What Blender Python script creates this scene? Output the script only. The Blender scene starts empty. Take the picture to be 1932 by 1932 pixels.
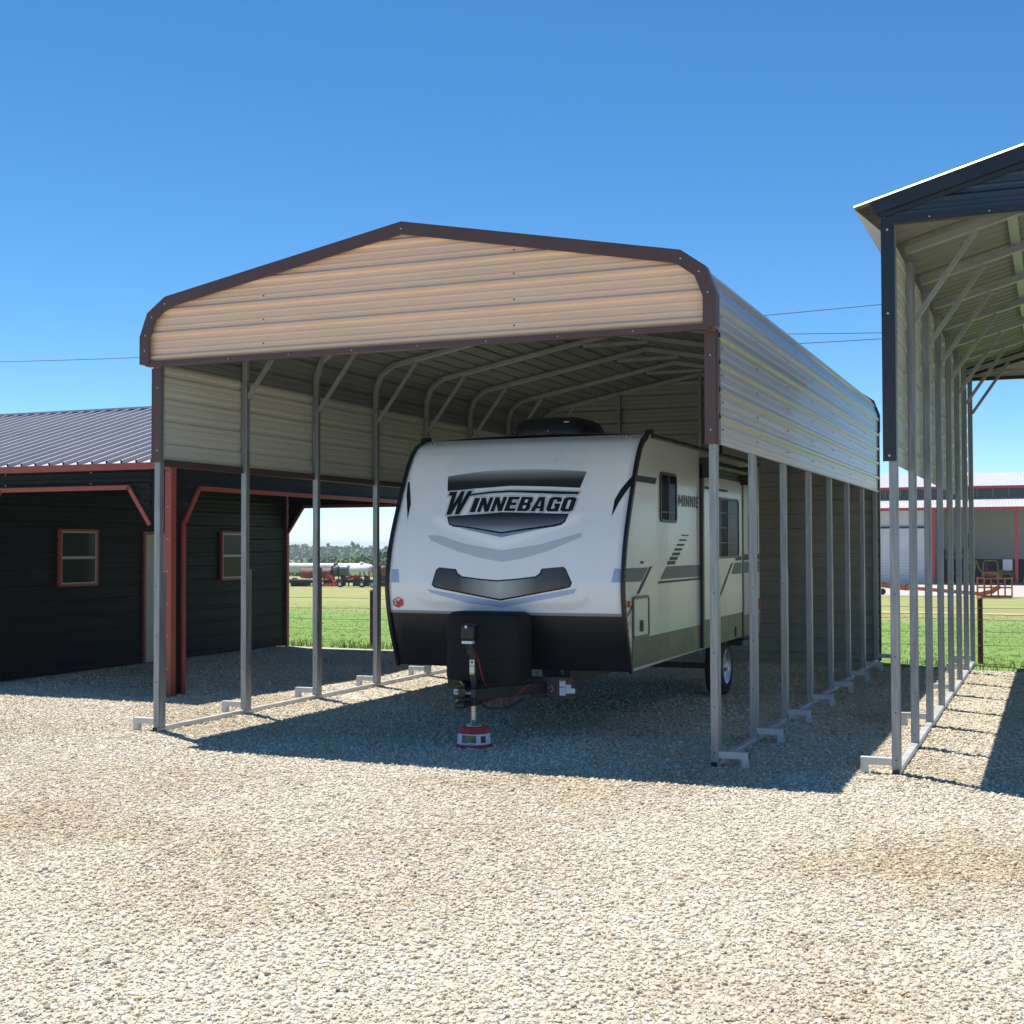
import bpy, bmesh, math, random
from mathutils import Vector, Matrix
random.seed(7)
R = math.radians
SC = bpy.context.scene
COL = SC.collection

# ------------------------------------------------------------------ camera
CAM = Vector((8.3428, -10.839, 1.839))
YAW, PITCH, ROLL = 0.392, 0.0268, -0.0023
cam = bpy.data.objects.new('camera', bpy.data.cameras.new('camera'))
COL.objects.link(cam)
fw = Vector((-math.sin(YAW)*math.cos(PITCH), math.cos(YAW)*math.cos(PITCH), math.sin(PITCH)))
rt = Vector((math.cos(YAW), math.sin(YAW), 0)); up = rt.cross(fw)
rt2 = rt*math.cos(ROLL)+up*math.sin(ROLL); up2 = up*math.cos(ROLL)-rt*math.sin(ROLL)
cam.matrix_world = Matrix(((rt2.x, up2.x, -fw.x, CAM.x), (rt2.y, up2.y, -fw.y, CAM.y), (rt2.z, up2.z, -fw.z, CAM.z), (0, 0, 0, 1)))
cam.data.sensor_width = 36; cam.data.lens = 36*2475.9/1932
cam.data.clip_start = .05; cam.data.clip_end = 8000
SC.camera = cam
SC.render.resolution_x = SC.render.resolution_y = 1024

# ------------------------------------------------------------------ sky, sun, exposure
SUN = Vector((-.275, .155, 1)).normalized()
elev = math.asin(SUN.z); azim = math.atan2(SUN.x, SUN.y)
w = bpy.data.worlds.new('World'); SC.world = w; w.use_nodes = True
nt = w.node_tree
sky = nt.nodes.new('ShaderNodeTexSky'); sky.sky_type = 'NISHITA'; sky.sun_disc = False
sky.sun_elevation = elev; sky.sun_rotation = azim
sky.air_density = .58; sky.dust_density = .0; sky.ozone_density = 2.5; sky.altitude = 0
bg = nt.nodes['Background']; bg.inputs[1].default_value = .115
hs = nt.nodes.new('ShaderNodeHueSaturation'); hs.inputs['Saturation'].default_value = 1.26; hs.inputs['Hue'].default_value = .493
nt.links.new(sky.outputs[0], hs.inputs['Color']); nt.links.new(hs.outputs[0], bg.inputs[0])
sl = bpy.data.lights.new('sun', 'SUN'); sl.energy = 5.0; sl.angle = R(.53); sl.color = (1, .955, .88)
so = bpy.data.objects.new('sun', sl); COL.objects.link(so)
so.rotation_euler = SUN.to_track_quat('Z', 'Y').to_euler()
so.location = (0, 0, 30)
SC.view_settings.view_transform = 'Standard'; SC.view_settings.look = 'None'
SC.view_settings.exposure = .68; SC.view_settings.gamma = 1
SC.view_settings.use_curve_mapping = False

# ------------------------------------------------------------------ materials
MATS = {}
def mat(name, col, rough=.5, metal=0, spec=.5, var=0, vscale=6, bump=0, bscale=40, coat=0, stretch=None, wear=None, trans=0):
    """principled material with noise variation in tone, optional bump and blotchy wear (wear=(colour, amount, scale))"""
    if name in MATS: return MATS[name]
    m = bpy.data.materials.new(name); m.use_nodes = True; n = m.node_tree; b = n.nodes['Principled BSDF']
    b.inputs['Base Color'].default_value = (*col, 1); b.inputs['Roughness'].default_value = rough
    b.inputs['Metallic'].default_value = metal; b.inputs['Specular IOR Level'].default_value = spec
    b.inputs['Coat Weight'].default_value = coat
    if trans: b.inputs['Transmission Weight'].default_value = trans
    tc = n.nodes.new('ShaderNodeTexCoord'); vec = tc.outputs['Object']
    if stretch:
        mp = n.nodes.new('ShaderNodeMapping'); mp.inputs['Scale'].default_value = stretch
        n.links.new(vec, mp.inputs[0]); vec = mp.outputs[0]
    cur = None
    if var:
        nz = n.nodes.new('ShaderNodeTexNoise'); nz.inputs['Scale'].default_value = vscale; nz.inputs['Detail'].default_value = 5
        n.links.new(vec, nz.inputs['Vector'])
        cr = n.nodes.new('ShaderNodeValToRGB')
        cr.color_ramp.elements[0].position = .3; cr.color_ramp.elements[1].position = .7
        cr.color_ramp.elements[0].color = (*[c*(1-var) for c in col], 1); cr.color_ramp.elements[1].color = (*[min(1, c*(1+var)) for c in col], 1)
        n.links.new(nz.outputs[0], cr.inputs[0]); cur = cr.outputs[0]
        ml = n.nodes.new('ShaderNodeMath'); ml.operation = 'MULTIPLY_ADD'; ml.inputs[1].default_value = .25; ml.inputs[2].default_value = rough-.12
        n.links.new(nz.outputs[0], ml.inputs[0]); n.links.new(ml.outputs[0], b.inputs['Roughness'])
    if wear:
        nz = n.nodes.new('ShaderNodeTexNoise'); nz.inputs['Scale'].default_value = wear[2]; nz.inputs['Detail'].default_value = 8; nz.inputs['Roughness'].default_value = .65
        n.links.new(vec, nz.inputs['Vector'])
        cr = n.nodes.new('ShaderNodeValToRGB'); cr.color_ramp.elements[0].position = .62-wear[1]; cr.color_ramp.elements[1].position = .72-wear[1]*.6
        n.links.new(nz.outputs[0], cr.inputs[0])
        mx = n.nodes.new('ShaderNodeMixRGB'); mx.inputs[1].default_value = (*col, 1); mx.inputs[2].default_value = (*wear[0], 1)
        if cur: n.links.new(cur, mx.inputs[1])
        n.links.new(cr.outputs[0], mx.inputs[0]); cur = mx.outputs[0]
    if cur: n.links.new(cur, b.inputs['Base Color'])
    if bump:
        nz = n.nodes.new('ShaderNodeTexNoise'); nz.inputs['Scale'].default_value = bscale; nz.inputs['Detail'].default_value = 4
        n.links.new(vec, nz.inputs['Vector'])
        bp = n.nodes.new('ShaderNodeBump'); bp.inputs['Strength'].default_value = bump; bp.inputs['Distance'].default_value = .01
        n.links.new(nz.outputs[0], bp.inputs['Height']); n.links.new(bp.outputs[0], b.inputs['Normal'])
    MATS[name] = m; return m

GALV = mat('galvanised', (.27, .285, .30), .42, .45, var=.26, vscale=5, stretch=(9, 9, .6), bump=.05, bscale=60, wear=((.36, .37, .37), .0, 9))
GALVH = mat('galvanised_frame', (.36, .375, .385), .45, .35, var=.15, vscale=3, bump=.05, bscale=60)
RAIL = mat('galvanised_rail', (.50, .51, .51), .45, .45, var=.15, vscale=4, bump=.05)
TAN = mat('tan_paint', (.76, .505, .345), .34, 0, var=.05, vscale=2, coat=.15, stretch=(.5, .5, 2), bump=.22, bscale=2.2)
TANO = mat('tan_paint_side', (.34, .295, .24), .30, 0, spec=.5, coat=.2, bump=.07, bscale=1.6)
PRIM_SHADE = mat('primer_roof_shaded', (.19, .195, .185), .5, .1, var=.08, vscale=1.5)  # same primer darkened: shade under the roof is put into the colour
PRIM = mat('primer_inside', (.62, .60, .535), .48, .1, var=.08, vscale=1.5, stretch=(1, .3, 1))  # shared primer, lightened by the bounce light on the inner side walls
BROWN = mat('brown_trim', (.085, .042, .036), .38, 0, var=.1, vscale=4)
BLACKT = mat('black_trim', (.012, .014, .022), .38, 0, var=.15, vscale=4)
BLUEP = mat('dark_blue_panel', (.018, .035, .06), .36, 0, var=.1)
SIDING = mat('black_siding', (.006, .0075, .0085), .45, 0, spec=.14, var=.2, vscale=2, stretch=(1, .25, 1), wear=((.03, .033, .033), .03, 2))
REDT = mat('red_trim', (.30, .055, .038), .42, 0, var=.08)
ROOFG = mat('glare_grey_roof', (.37, .365, .405), .5, 0, var=.06, vscale=1.5)  # charcoal metal lightened to grey, sun glare put into the base colour
WHITEM = mat('white_metal', (.62, .63, .64), .38, .1, var=.05, vscale=1)
SCREW = mat('screw', (.55, .56, .56), .3, .6)
SCREWD = mat('screw_dark', (.06, .06, .055), .4, .3)
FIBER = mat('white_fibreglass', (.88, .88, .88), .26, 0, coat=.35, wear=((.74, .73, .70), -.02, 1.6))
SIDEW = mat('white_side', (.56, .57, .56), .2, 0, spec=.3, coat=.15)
BLKP = mat('black_plastic', (.0065, .0075, .010), .40, 0, var=.2, vscale=5)
BLKC = mat('black_fabric', (.013, .013, .014), .75, 0, spec=.25, var=.2, bump=.12, bscale=18)
RUBBER = mat('rubber', (.012, .012, .012), .7, bump=.1)
GLASSD = mat('dark_glass', (.010, .012, .013), .06, 0, spec=.01)
GLASSW = mat('window_glass', (.035, .05, .042), .06, 0, spec=.12)
SKIRT = mat('taupe_skirt', (.058, .057, .044), .35, 0, var=.08)
STRIPE = mat('grey_stripe', (.10, .11, .125), .35, spec=.12)
STRIPED = mat('dark_stripe', (.018, .02, .023), .35, spec=.08)
BLUEG = mat('pale_blue_decal', (.36, .45, .62), .3)
PALEG = mat('pale_grey_decal', (.55, .585, .64), .3)
INK = mat('ink', (.014, .019, .024), .35, spec=.1)
INKB = mat('ink_border', (.20, .225, .24), .3)
CHROME = mat('chrome', (.62, .62, .62), .32, .8)
STEELB = mat('bright_steel', (.55, .52, .47), .35, .7, var=.1, vscale=20)
REDPL = mat('red_plastic', (.42, .022, .026), .42)
LABEL = mat('paper_label', (.62, .66, .74), .5)
WHITE = mat('white_paint', (.75, .75, .73), .4)
YEL = mat('yellow_plastic', (.62, .28, .03), .5)
YELL = mat('yellow_sticker', (.6, .5, .05), .5)
BLUE = mat('blue_sticker', (.03, .22, .55), .5)
REDW = mat('red_wire', (.35, .02, .02), .5)
AMBER = mat('amber_lens', (.40, .07, .01), .15, coat=.5)
DOORW = mat('cream_door', (.52, .50, .45), .45)
FRAMEB = mat('almond_frame', (.45, .42, .36), .4)
RUST = mat('rust', (.20, .075, .048), .7, var=.2, vscale=1.5, wear=((.09, .04, .03), .05, 2))
DKST = mat('dark_steel', (.025, .025, .027), .5, .2, var=.2)
GREYT = mat('grey_tank', (.14, .16, .19), .45, var=.1)
PIPEW = mat('pale_tank', (.52, .55, .56), .5, var=.08, vscale=1, wear=((.35, .33, .3), .02, 2))
ORANGE = mat('faded_orange', (.42, .105, .05), .6, var=.15, vscale=3)
YLOAD = mat('loader_yellow', (.33, .21, .04), .5, var=.1)
BRED = mat('building_red', (.42, .025, .045), .4)
CONC = mat('concrete', (.40, .365, .32), .8, var=.08, vscale=.8)
WIRE = mat('wire', (.02, .02, .022), .6)
POSTR = mat('fence_rust', (.14, .035, .024), .7, var=.2, vscale=8)
WIREF = mat('fence_wire', (.16, .16, .14), .5, .3)

# ------------------------------------------------------------------ mesh helpers
def link(name, me, parent=None, **props):
    o = bpy.data.objects.new(name, me); COL.objects.link(o)
    if parent: o.parent = parent
    for k, v in props.items(): o[k] = v
    return o
def thing(name, label, cat, loc=(0, 0, 0), group=None):
    o = bpy.data.objects.new(name, None); COL.objects.link(o); o.location = loc; o.empty_display_size = .2
    o['label'] = label; o['category'] = cat
    if group: o['group'] = group
    return o
class MB:
    """collects shapes, builds ONE mesh object; vertices are world coordinates, parent offset removed"""
    def __init__(s): s.v = []; s.f = []; s.m = []; s.mats = []; s.smooth = []
    def mi(s, m):
        if m not in s.mats: s.mats.append(m)
        return s.mats.index(m)
    def add(s, v, f, m=None, smooth=False):
        o = len(s.v); s.v += [tuple(q) for q in v]; k = s.mi(m) if m else 0
        for q in f: s.f.append(tuple(i+o for i in q)); s.m.append(k); s.smooth.append(smooth)
        return s
    def box(s, x0, x1, y0, y1, z0, z1, m=None):
        return s.add([(x0, y0, z0), (x1, y0, z0), (x1, y1, z0), (x0, y1, z0), (x0, y0, z1), (x1, y0, z1), (x1, y1, z1), (x0, y1, z1)],
                     [(0, 3, 2, 1), (4, 5, 6, 7), (0, 1, 5, 4), (1, 2, 6, 5), (2, 3, 7, 6), (3, 0, 4, 7)], m)
    def bar(s, a, b, w, h, m=None, ref=(0, 1, 0), ext=0):
        a = Vector(a); b = Vector(b); d = (b-a).normalized(); a = a-d*ext; b = b+d*ext
        u = Vector(ref); u = u-d*u.dot(d)
        if u.length < 1e-4: u = Vector((1, 0, 0)); u = u-d*u.dot(d)
        u.normalize(); t = d.cross(u)
        v = []
        for q in (a, b):
            for i, j in ((-1, -1), (1, -1), (1, 1), (-1, 1)): v.append(q+u*(i*w/2)+t*(j*h/2))
        return s.add(v, [(3, 2, 1, 0), (4, 5, 6, 7), (0, 1, 5, 4), (1, 2, 6, 5), (2, 3, 7, 6), (3, 0, 4, 7)], m)
    def poly(s, pts, w, h, m=None, ref=(0, 1, 0), closed=False):
        for a, b in zip(pts, pts[1:]+([pts[0]] if closed else [])): s.bar(a, b, w, h, m, ref, ext=min(w, h)*.22)
        return s
    def lathe(s, c, axis, prof, seg=16, m=None, smooth=True, caps=True):
        """prof: list of (distance along axis, radius)"""
        d = Vector(axis).normalized(); u = d.orthogonal().normalized(); t = d.cross(u); c = Vector(c); v = []; f = []
        for a, r in prof:
            for k in range(seg):
                an = 2*math.pi*k/seg; v.append(c+d*a+(u*math.cos(an)+t*math.sin(an))*r)
        for i in range(len(prof)-1):
            for k in range(seg):
                k2 = (k+1) % seg; f.append((i*seg+k, i*seg+k2, (i+1)*seg+k2, (i+1)*seg+k))
        s.add(v, f, m, smooth)
        if caps:
            s.add(v[:seg], [tuple(range(seg))[::-1]], m); s.add(v[-seg:], [tuple(range(seg))], m)
        return s
    def tube(s, pts, r, seg=6, m=None):
        pts = [Vector(q) for q in pts]; v = []; f = []
        for i, q in enumerate(pts):
            d = (pts[min(i+1, len(pts)-1)]-pts[max(i-1, 0)]).normalized(); u = d.orthogonal().normalized()
            if abs(d.z) < .95: u = Vector((0, 0, 1)).cross(d).normalized()
            t = d.cross(u)
            for k in range(seg):
                an = 2*math.pi*k/seg; v.append(q+(u*math.cos(an)+t*math.sin(an))*r)
        for i in range(len(pts)-1):
            for k in range(seg): f.append((i*seg+k, i*seg+(k+1) % seg, (i+1)*seg+(k+1) % seg, (i+1)*seg+k))
        s.add(v, f, m, True); s.add(v[:seg], [tuple(range(seg))[::-1]], m); return s.add(v[-seg:], [tuple(range(seg))], m)
    def build(s, name, m=None, parent=None, bevel=0, **props):
        off = Vector(parent.matrix_world.translation) if False else Vector((0, 0, 0))
        q = parent
        while q: off = off+q.location; q = q.parent
        me = bpy.data.meshes.new(name); me.from_pydata([Vector(p)-off for p in s.v], [], s.f)
        ms = s.mats if s.mats else [m]
        if m and s.mats and m not in ms: ms = s.mats
        for x in ms: me.materials.append(x)
        me.polygons.foreach_set('material_index', s.m); me.polygons.foreach_set('use_smooth', s.smooth); me.update()
        o = link(name, me, parent, **props)
        if bevel:
            b = o.modifiers.new('bevel', 'BEVEL'); b.width = bevel; b.segments = 2; b.limit_method = 'ANGLE'
        return o
def lerp_poly(pts, s):
    for (a, b) in zip(pts, pts[1:]):
        L = math.hypot(b[0]-a[0], b[1]-a[1])
        if s <= L+1e-9: t = s/L; return (a[0]+(b[0]-a[0])*t, a[1]+(b[1]-a[1])*t), ((b[1]-a[1])/L, -(b[0]-a[0])/L)
        s -= L
    return pts[-1], ((b[1]-a[1])/L, -(b[0]-a[0])/L)
PITCHR = .2286
def rib_rows(s0, s1, phase=0, h=.02, minor=.0035, base=.034):
    """(s, height) samples of a ribbed sheet between s0 and s1; big ribs every 9 inches, two faint ones between"""
    rows = [(s0, 0), (s1, 0)]
    k = math.floor((s0-phase)/PITCHR)-1
    while phase+k*PITCHR < s1+.1:
        c = phase+k*PITCHR; k += 1
        for d, hh in ((-base, 0), (-.013, h), (.013, h), (base, 0)):
            rows.append((c+d, hh))
        for e in (.333, .667):
            for d, hh in ((-.014, 0), (-.006, minor), (.006, minor), (.014, 0)): rows.append((c+e*PITCHR+d, hh))
    return sorted(r for r in rows if s0-1e-6 <= r[0] <= s1+1e-6)
def sheets(name, path, y0, y1, mo, mi, parent, axis='y', phase=0, panel=.914, sign=1, h=.02):
    """ribbed sheet following a 2D path (a,b), run along y (path in xz) or x (path in yz); one object per panel. outside = right of the path * sign"""
    tot = sum(math.hypot(b[0]-a[0], b[1]-a[1]) for a, b in zip(path, path[1:]))
    corners = []; acc = 0
    for a, b in zip(path, path[1:]): acc += math.hypot(b[0]-a[0], b[1]-a[1]); corners.append(acc)
    s = 0; out = []
    while s < tot-.02:
        e = min(tot, s+panel)
        if tot-e < .12: e = tot
        rows = rib_rows(s, e, phase, h)
        rows += [(c, 0) for c in corners[:-1] if s < c < e and all(abs(c-r[0]) > .003 for r in rows)]
        rows.sort()
        mb = MB()
        for layer, m_ in ((0, mo), (1, mi)):
            v = []; f = []
            for (q, hh) in rows:
                (a, b), (na, nb) = lerp_poly(path, q); na *= sign; nb *= sign
                hh = hh-.003*layer
                a += na*hh; b += nb*hh
                if axis == 'y': v += [(a, y0, b), (a, y1, b)]
                else: v += [(y0, a, b), (y1, a, b)]
            for i in range(len(rows)-1):
                q = (2*i, 2*i+1, 2*i+3, 2*i+2); f.append(q if layer == 0 else q[::-1])
            mb.add(v, f, m_)
        out.append(mb.build(name, None, parent)); s = e
    return out
def clip_rows(name, y, z0, z1, xr, mo, mi, parent, phase=0, panel=.914, d=-1):
    """horizontally ribbed wall in plane Y=y, left/right ends from xr(z); ribs stand out towards d"""
    s = z0; out = []
    while s < z1-.02:
        e = min(z1, s+panel)
        if z1-e < .1: e = z1
        rows = rib_rows(s, e, phase)
        mb = MB()
        for layer, m_ in ((0, mo), (1, mi)):
            v = []; f = []
            for q, hh in rows:
                a, b = xr(q); yy = y+d*(hh-.003*layer); v += [(a, yy, q), (b, yy, q)]
            for i in range(len(rows)-1):
                q = (2*i, 2*i+1, 2*i+3, 2*i+2); f.append(q if (layer == 0) == (d < 0) else q[::-1])
            mb.add(v, f, m_)
        out.append(mb.build(name, None, parent)); s = e
    return out
def xrange_fn(outline):
    """outline: convex polyline left foot -> peak -> right foot, (x,z)"""
    def fn(z):
        xs = []
        for (a, b), (c, d) in zip(outline, outline[1:]):
            if min(b, d)-1e-9 <= z <= max(b, d)+1e-9:
                xs.append(a if abs(d-b) < 1e-9 else a+(c-a)*(z-b)/(d-b))
                if abs(d-b) < 1e-9: xs.append(c)
        if not xs: m = max(outline, key=lambda q: q[1]); return (m[0]-.01, m[0]+.01) if z > 1 else (outline[0][0], outline[-1][0])
        return min(xs), max(xs)
    return fn
def screw(mb, p, n, r=.008, m=None):
    n = Vector(n); mb.lathe(Vector(p)-n*.002, n, [(0, r), (.005, r*.9), (.007, r*.4)], 6, m, True)
def tri_decal(loops, maxe, fn):
    """2D polygon loops (holes allowed) -> triangulated, subdivided, mapped by fn(a,b)->xyz ; returns verts, faces"""
    bm = bmesh.new()
    es = []
    for lp in loops:
        vs = [bm.verts.new((a, b, 0)) for a, b in lp]
        es += [bm.edges.new((vs[i], vs[(i+1) % len(vs)])) for i in range(len(vs))]
    bmesh.ops.triangle_fill(bm, use_beauty=True, use_dissolve=False, edges=es)
    for _ in range(6):
        lg = [e for e in bm.edges if e.calc_length() > maxe]
        if not lg: break
        bmesh.ops.subdivide_edges(bm, edges=lg, cuts=1)
        bmesh.ops.triangulate(bm, faces=bm.faces[:])
    bm.normal_update()
    for f in bm.faces:
        if f.normal.z < 0: f.normal_flip()
    bm.verts.index_update()
    v = [fn(q.co.x, q.co.y) for q in bm.verts]; f = [tuple(x.index for x in q.verts) for q in bm.faces]
    bm.free(); return v, f
def offs(poly, d):
    """offset closed polygon outward by d (mitred)"""
    A = sum(a[0]*b[1]-b[0]*a[1] for a, b in zip(poly, poly[1:]+poly[:1])); sg = 1 if A > 0 else -1
    out = []; n = len(poly)
    for i in range(n):
        p0, p1, p2 = poly[i-1], poly[i], poly[(i+1) % n]
        def nrm(a, b):
            L = math.hypot(b[0]-a[0], b[1]-a[1]) or 1; return ((b[1]-a[1])/L*sg, -(b[0]-a[0])/L*sg)
        n1 = nrm(p0, p1); n2 = nrm(p1, p2); k = 1+n1[0]*n2[0]+n1[1]*n2[1]; k = max(k, .45)
        out.append((p1[0]+(n1[0]+n2[0])/k*d, p1[1]+(n1[1]+n2[1])/k*d))
    return out
# block letters, unit height
def letters():
    w, t, h = .64, .24, .20; L = {}
    ch = lambda: [(.13, 0), (w-.13, 0), (w, .13), (w, .87), (w-.13, 1), (.13, 1), (0, .87), (0, .13)]
    L['I'] = (.25, [[(0, 0), (.25, 0), (.25, 1), (0, 1)]])
    L['N'] = (w, [[(0, 0), (t-.03, 0), (t-.03, .5), (w-t+.02, 0), (w, 0), (w, 1), (w-t+.03, 1), (w-t+.03, .5), (t-.02, 1), (0, 1)]])
    L['E'] = (.56, [[(0, 0), (.56, 0), (.56, h), (t, h), (t, .40), (.5, .40), (.5, .60), (t, .60), (t, 1-h), (.56, 1-h), (.56, 1), (0, 1)]])
    L['B'] = (w, [[(0, 0), (w-.12, 0), (w, .12), (w, .42), (w-.07, .51), (w, .60), (w, .88), (w-.12, 1), (0, 1)],
                  [(t, .19), (t, .41), (w-t, .41), (w-t, .19)], [(t, .60), (t, .81), (w-t, .81), (w-t, .60)]])
    L['A'] = (.72, [[(0, 0), (.23, 0), (.26, .19), (.46, .19), (.49, 0), (.72, 0), (.53, 1), (.19, 1)], [(.29, .36), (.36, .78), (.43, .36)]])
    L['G'] = (w, [[(w, .66), (w, .87), (w-.13, 1), (.13, 1), (0, .87), (0, .13), (.13, 0), (w, 0), (w, .56), (.34, .56), (.34, .38), (w-t, .38), (w-t, h), (t, h), (t, 1-h), (w-t, 1-h), (w-t, .66)]])
    L['O'] = (w, [ch(), [(t, h), (t, 1-h), (w-t, 1-h), (w-t, h)]])
    L['W'] = (1.12, [[(-.17, 1), (.26, 1), (.31, .45), (.47, 1), (.68, 1), (.72, .45), (.86, 1), (1.12, 1), (.86, 0), (.60, 0), (.55, .50), (.40, 0), (.13, 0), (.02, .82), (-.17, .82)]])
    return L
LET = letters()

# ------------------------------------------------------------------ ground
def gz(y):
    if y < 13: return 0
    if y < 112: return -.014*(y-13)
    t = min(1, (y-112)/130); return -1.386-7*t*t*(3-2*t)
def ground_mat():
    m = bpy.data.materials.new('grass_ground'); m.use_nodes = True; n = m.node_tree; b = n.nodes['Principled BSDF']
    b.inputs['Roughness'].default_value = .9; b.inputs['Specular IOR Level'].default_value = .1
    tc = n.nodes.new('ShaderNodeTexCoord')
    def noise(sc, det, vec, rough=.6):
        q = n.nodes.new('ShaderNodeTexNoise'); q.inputs['Scale'].default_value = sc; q.inputs['Detail'].default_value = det; q.inputs['Roughness'].default_value = rough
        n.links.new(vec, q.inputs['Vector']); return q.outputs[0]
    def ramp(x, e):
        q = n.nodes.new('ShaderNodeValToRGB'); r = q.color_ramp
        r.elements[0].position, r.elements[0].color = e[0][0], (*e[0][1], 1); r.elements[1].position, r.elements[1].color = e[-1][0], (*e[-1][1], 1)
        for p, c in e[1:-1]: k = r.elements.new(p); k.color = (*c, 1)
        n.links.new(x, q.inputs[0]); return q.outputs[0]
    O = tc.outputs['Object']
    g = ramp(noise(.9, 8, O), [(.3, (.14, .235, .055)), (.5, (.17, .27, .07)), (.7, (.22, .31, .10))])
    dry = ramp(noise(.22, 6, O), [(.35, (.25, .28, .10)), (.7, (.33, .31, .14))])
    sx = n.nodes.new('ShaderNodeSeparateXYZ'); n.links.new(O, sx.inputs[0])
    wob = n.nodes.new('ShaderNodeMath'); wob.operation = 'MULTIPLY_ADD'; wob.inputs[1].default_value = 14; n.links.new(noise(.05, 3, O), wob.inputs[0]); n.links.new(sx.outputs[1], wob.inputs[2])
    f = ramp(wob.outputs[0], [(0, (0, 0, 0)), (1, (1, 1, 1))])
    mr = n.nodes.new('ShaderNodeMapRange'); mr.inputs[1].default_value = 31; mr.inputs[2].default_value = 37; n.links.new(wob.outputs[0], mr.inputs[0])
    mx = n.nodes.new('ShaderNodeMixRGB'); n.links.new(mr.outputs[0], mx.inputs[0]); n.links.new(g, mx.inputs[1]); n.links.new(dry, mx.inputs[2])
    n.links.new(mx.outputs[0], b.inputs['Base Color'])
    bp = n.nodes.new('ShaderNodeBump'); bp.inputs['Strength'].default_value = .9; bp.inputs['Distance'].default_value = .06
    n.links.new(noise(16, 6, O), bp.inputs['Height']); n.links.new(bp.outputs[0], b.inputs['Normal'])
    return m
def gravel_mat(name, scale):
    m = bpy.data.materials.new(name); m.use_nodes = True; n = m.node_tree; b = n.nodes['Principled BSDF']
    b.inputs['Roughness'].default_value = .9; b.inputs['Specular IOR Level'].default_value = .15
    tc = n.nodes.new('ShaderNodeTexCoord'); O = tc.outputs['Object']
    nd = n.nodes.new
    big = nd('ShaderNodeTexNoise'); big.inputs['Scale'].default_value = .42; big.inputs['Detail'].default_value = 6; n.links.new(O, big.inputs['Vector'])
    cr = nd('ShaderNodeValToRGB'); r = cr.color_ramp
    r.elements[0].position, r.elements[0].color = .36, (.54, .455, .34, 1); r.elements[1].position, r.elements[1].color = .64, (.665, .62, .515, 1)
    k = r.elements.new(.5); k.color = (.62, .57, .455, 1); n.links.new(big.outputs[0], cr.inputs[0])
    vo = nd('ShaderNodeTexVoronoi'); vo.inputs['Scale'].default_value = scale; n.links.new(O, vo.inputs['Vector'])
    hs = nd('ShaderNodeSeparateColor'); n.links.new(vo.outputs['Color'], hs.inputs[0])
    mr = nd('ShaderNodeMapRange'); mr.inputs[3].default_value = .74; mr.inputs[4].default_value = 1.16; n.links.new(hs.outputs[0], mr.inputs[0])
    ml = nd('ShaderNodeVectorMath'); ml.operation = 'SCALE'; n.links.new(cr.outputs[0], ml.inputs[0]); n.links.new(mr.outputs[0], ml.inputs['Scale'])
    n.links.new(ml.outputs[0], b.inputs['Base Color'])
    fine = nd('ShaderNodeTexNoise'); fine.inputs['Scale'].default_value = scale*2.2; fine.inputs['Detail'].default_value = 3; n.links.new(O, fine.inputs['Vector'])
    sb = nd('ShaderNodeMath'); sb.operation = 'MULTIPLY_ADD'; sb.inputs[1].default_value = -1.1; n.links.new(vo.outputs['Distance'], sb.inputs[0]); n.links.new(fine.outputs[0], sb.inputs[2])
    bp = nd('ShaderNodeBump'); bp.inputs['Strength'].default_value = 1; bp.inputs['Distance'].default_value = .022
    n.links.new(sb.outputs[0], bp.inputs['Height']); n.links.new(bp.outputs[0], b.inputs['Normal'])
    return m
# field: one sheet to the horizon
xs = [-3000, -1500, -700, -350, -200, -120, -70, -40, -20, -10, 0, 10, 20, 40, 80, 200, 700, 3000]
ys = [-400, -60, -20, 0, 8, 13, 20, 30, 45, 60, 75, 90, 105, 112, 120, 130, 140, 155, 170, 185, 200, 220, 242, 300, 600, 1500, 4000]
mb = MB(); nx = len(xs)
mb.add([(x, y, gz(y)-.012) for y in ys for x in xs], [(j*nx+i, j*nx+i+1, (j+1)*nx+i+1, (j+1)*nx+i) for j in range(len(ys)-1) for i in range(nx-1)], None, True)
mb.build('ground', ground_mat(), None, kind='structure')
# gravel yard with a ragged far edge
mb = MB(); v = []; f = []; N = 170; x0, x1 = -30, 26
fy = [-60, -25, -12, -8, -4, 0, 4, 7, 9]
for i in range(N+1):
    x = x0+(x1-x0)*i/N
    e = (10.75 if -.3 < x < 5.9 else 10.35-.045*(x+4))+random.uniform(-.08, .08)
    for y in fy+[e]: v.append((x, y, .0 if y < e else -.006))
k = len(fy)+1
for i in range(N):
    for j in range(k-1): f.append((i*k+j, (i+1)*k+j, (i+1)*k+j+1, i*k+j+1))
mb.add(v, f); mb.build('gravel_yard', gravel_mat('gravel_base', 48), None, kind='structure')
# dirt track over the field and the concrete apron of the far workshop
mb = MB(); v = []; f = []
for i in range(60):
    x = -14+i*.6; y = 32.5+.35*math.sin(x*.3); v += [(x, y-.8+random.uniform(-.15, .15), gz(y-.8)+.004), (x, y+.9+random.uniform(-.15, .15), gz(y+.9)+.004)]
f = [(2*i, 2*i+2, 2*i+3, 2*i+1) for i in range(59)]
mb.add(v, f); mb.build('dirt_track', mat('tan_dirt', (.42, .29, .17), .9, var=.15, vscale=1.5, bump=.3, bscale=12), None, kind='structure')
mb = MB(); v = []; f = []
for j, y in enumerate((56, 66, 80, 96.9)):
    v += [(-22, y, gz(y)+.006), (24, y, gz(y)+.006)]
f = [(2*j, 2*j+1, 2*j+3, 2*j+2) for j in range(3)]
mb.add(v, f); mb.build('concrete_apron', CONC, None, kind='structure')

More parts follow.
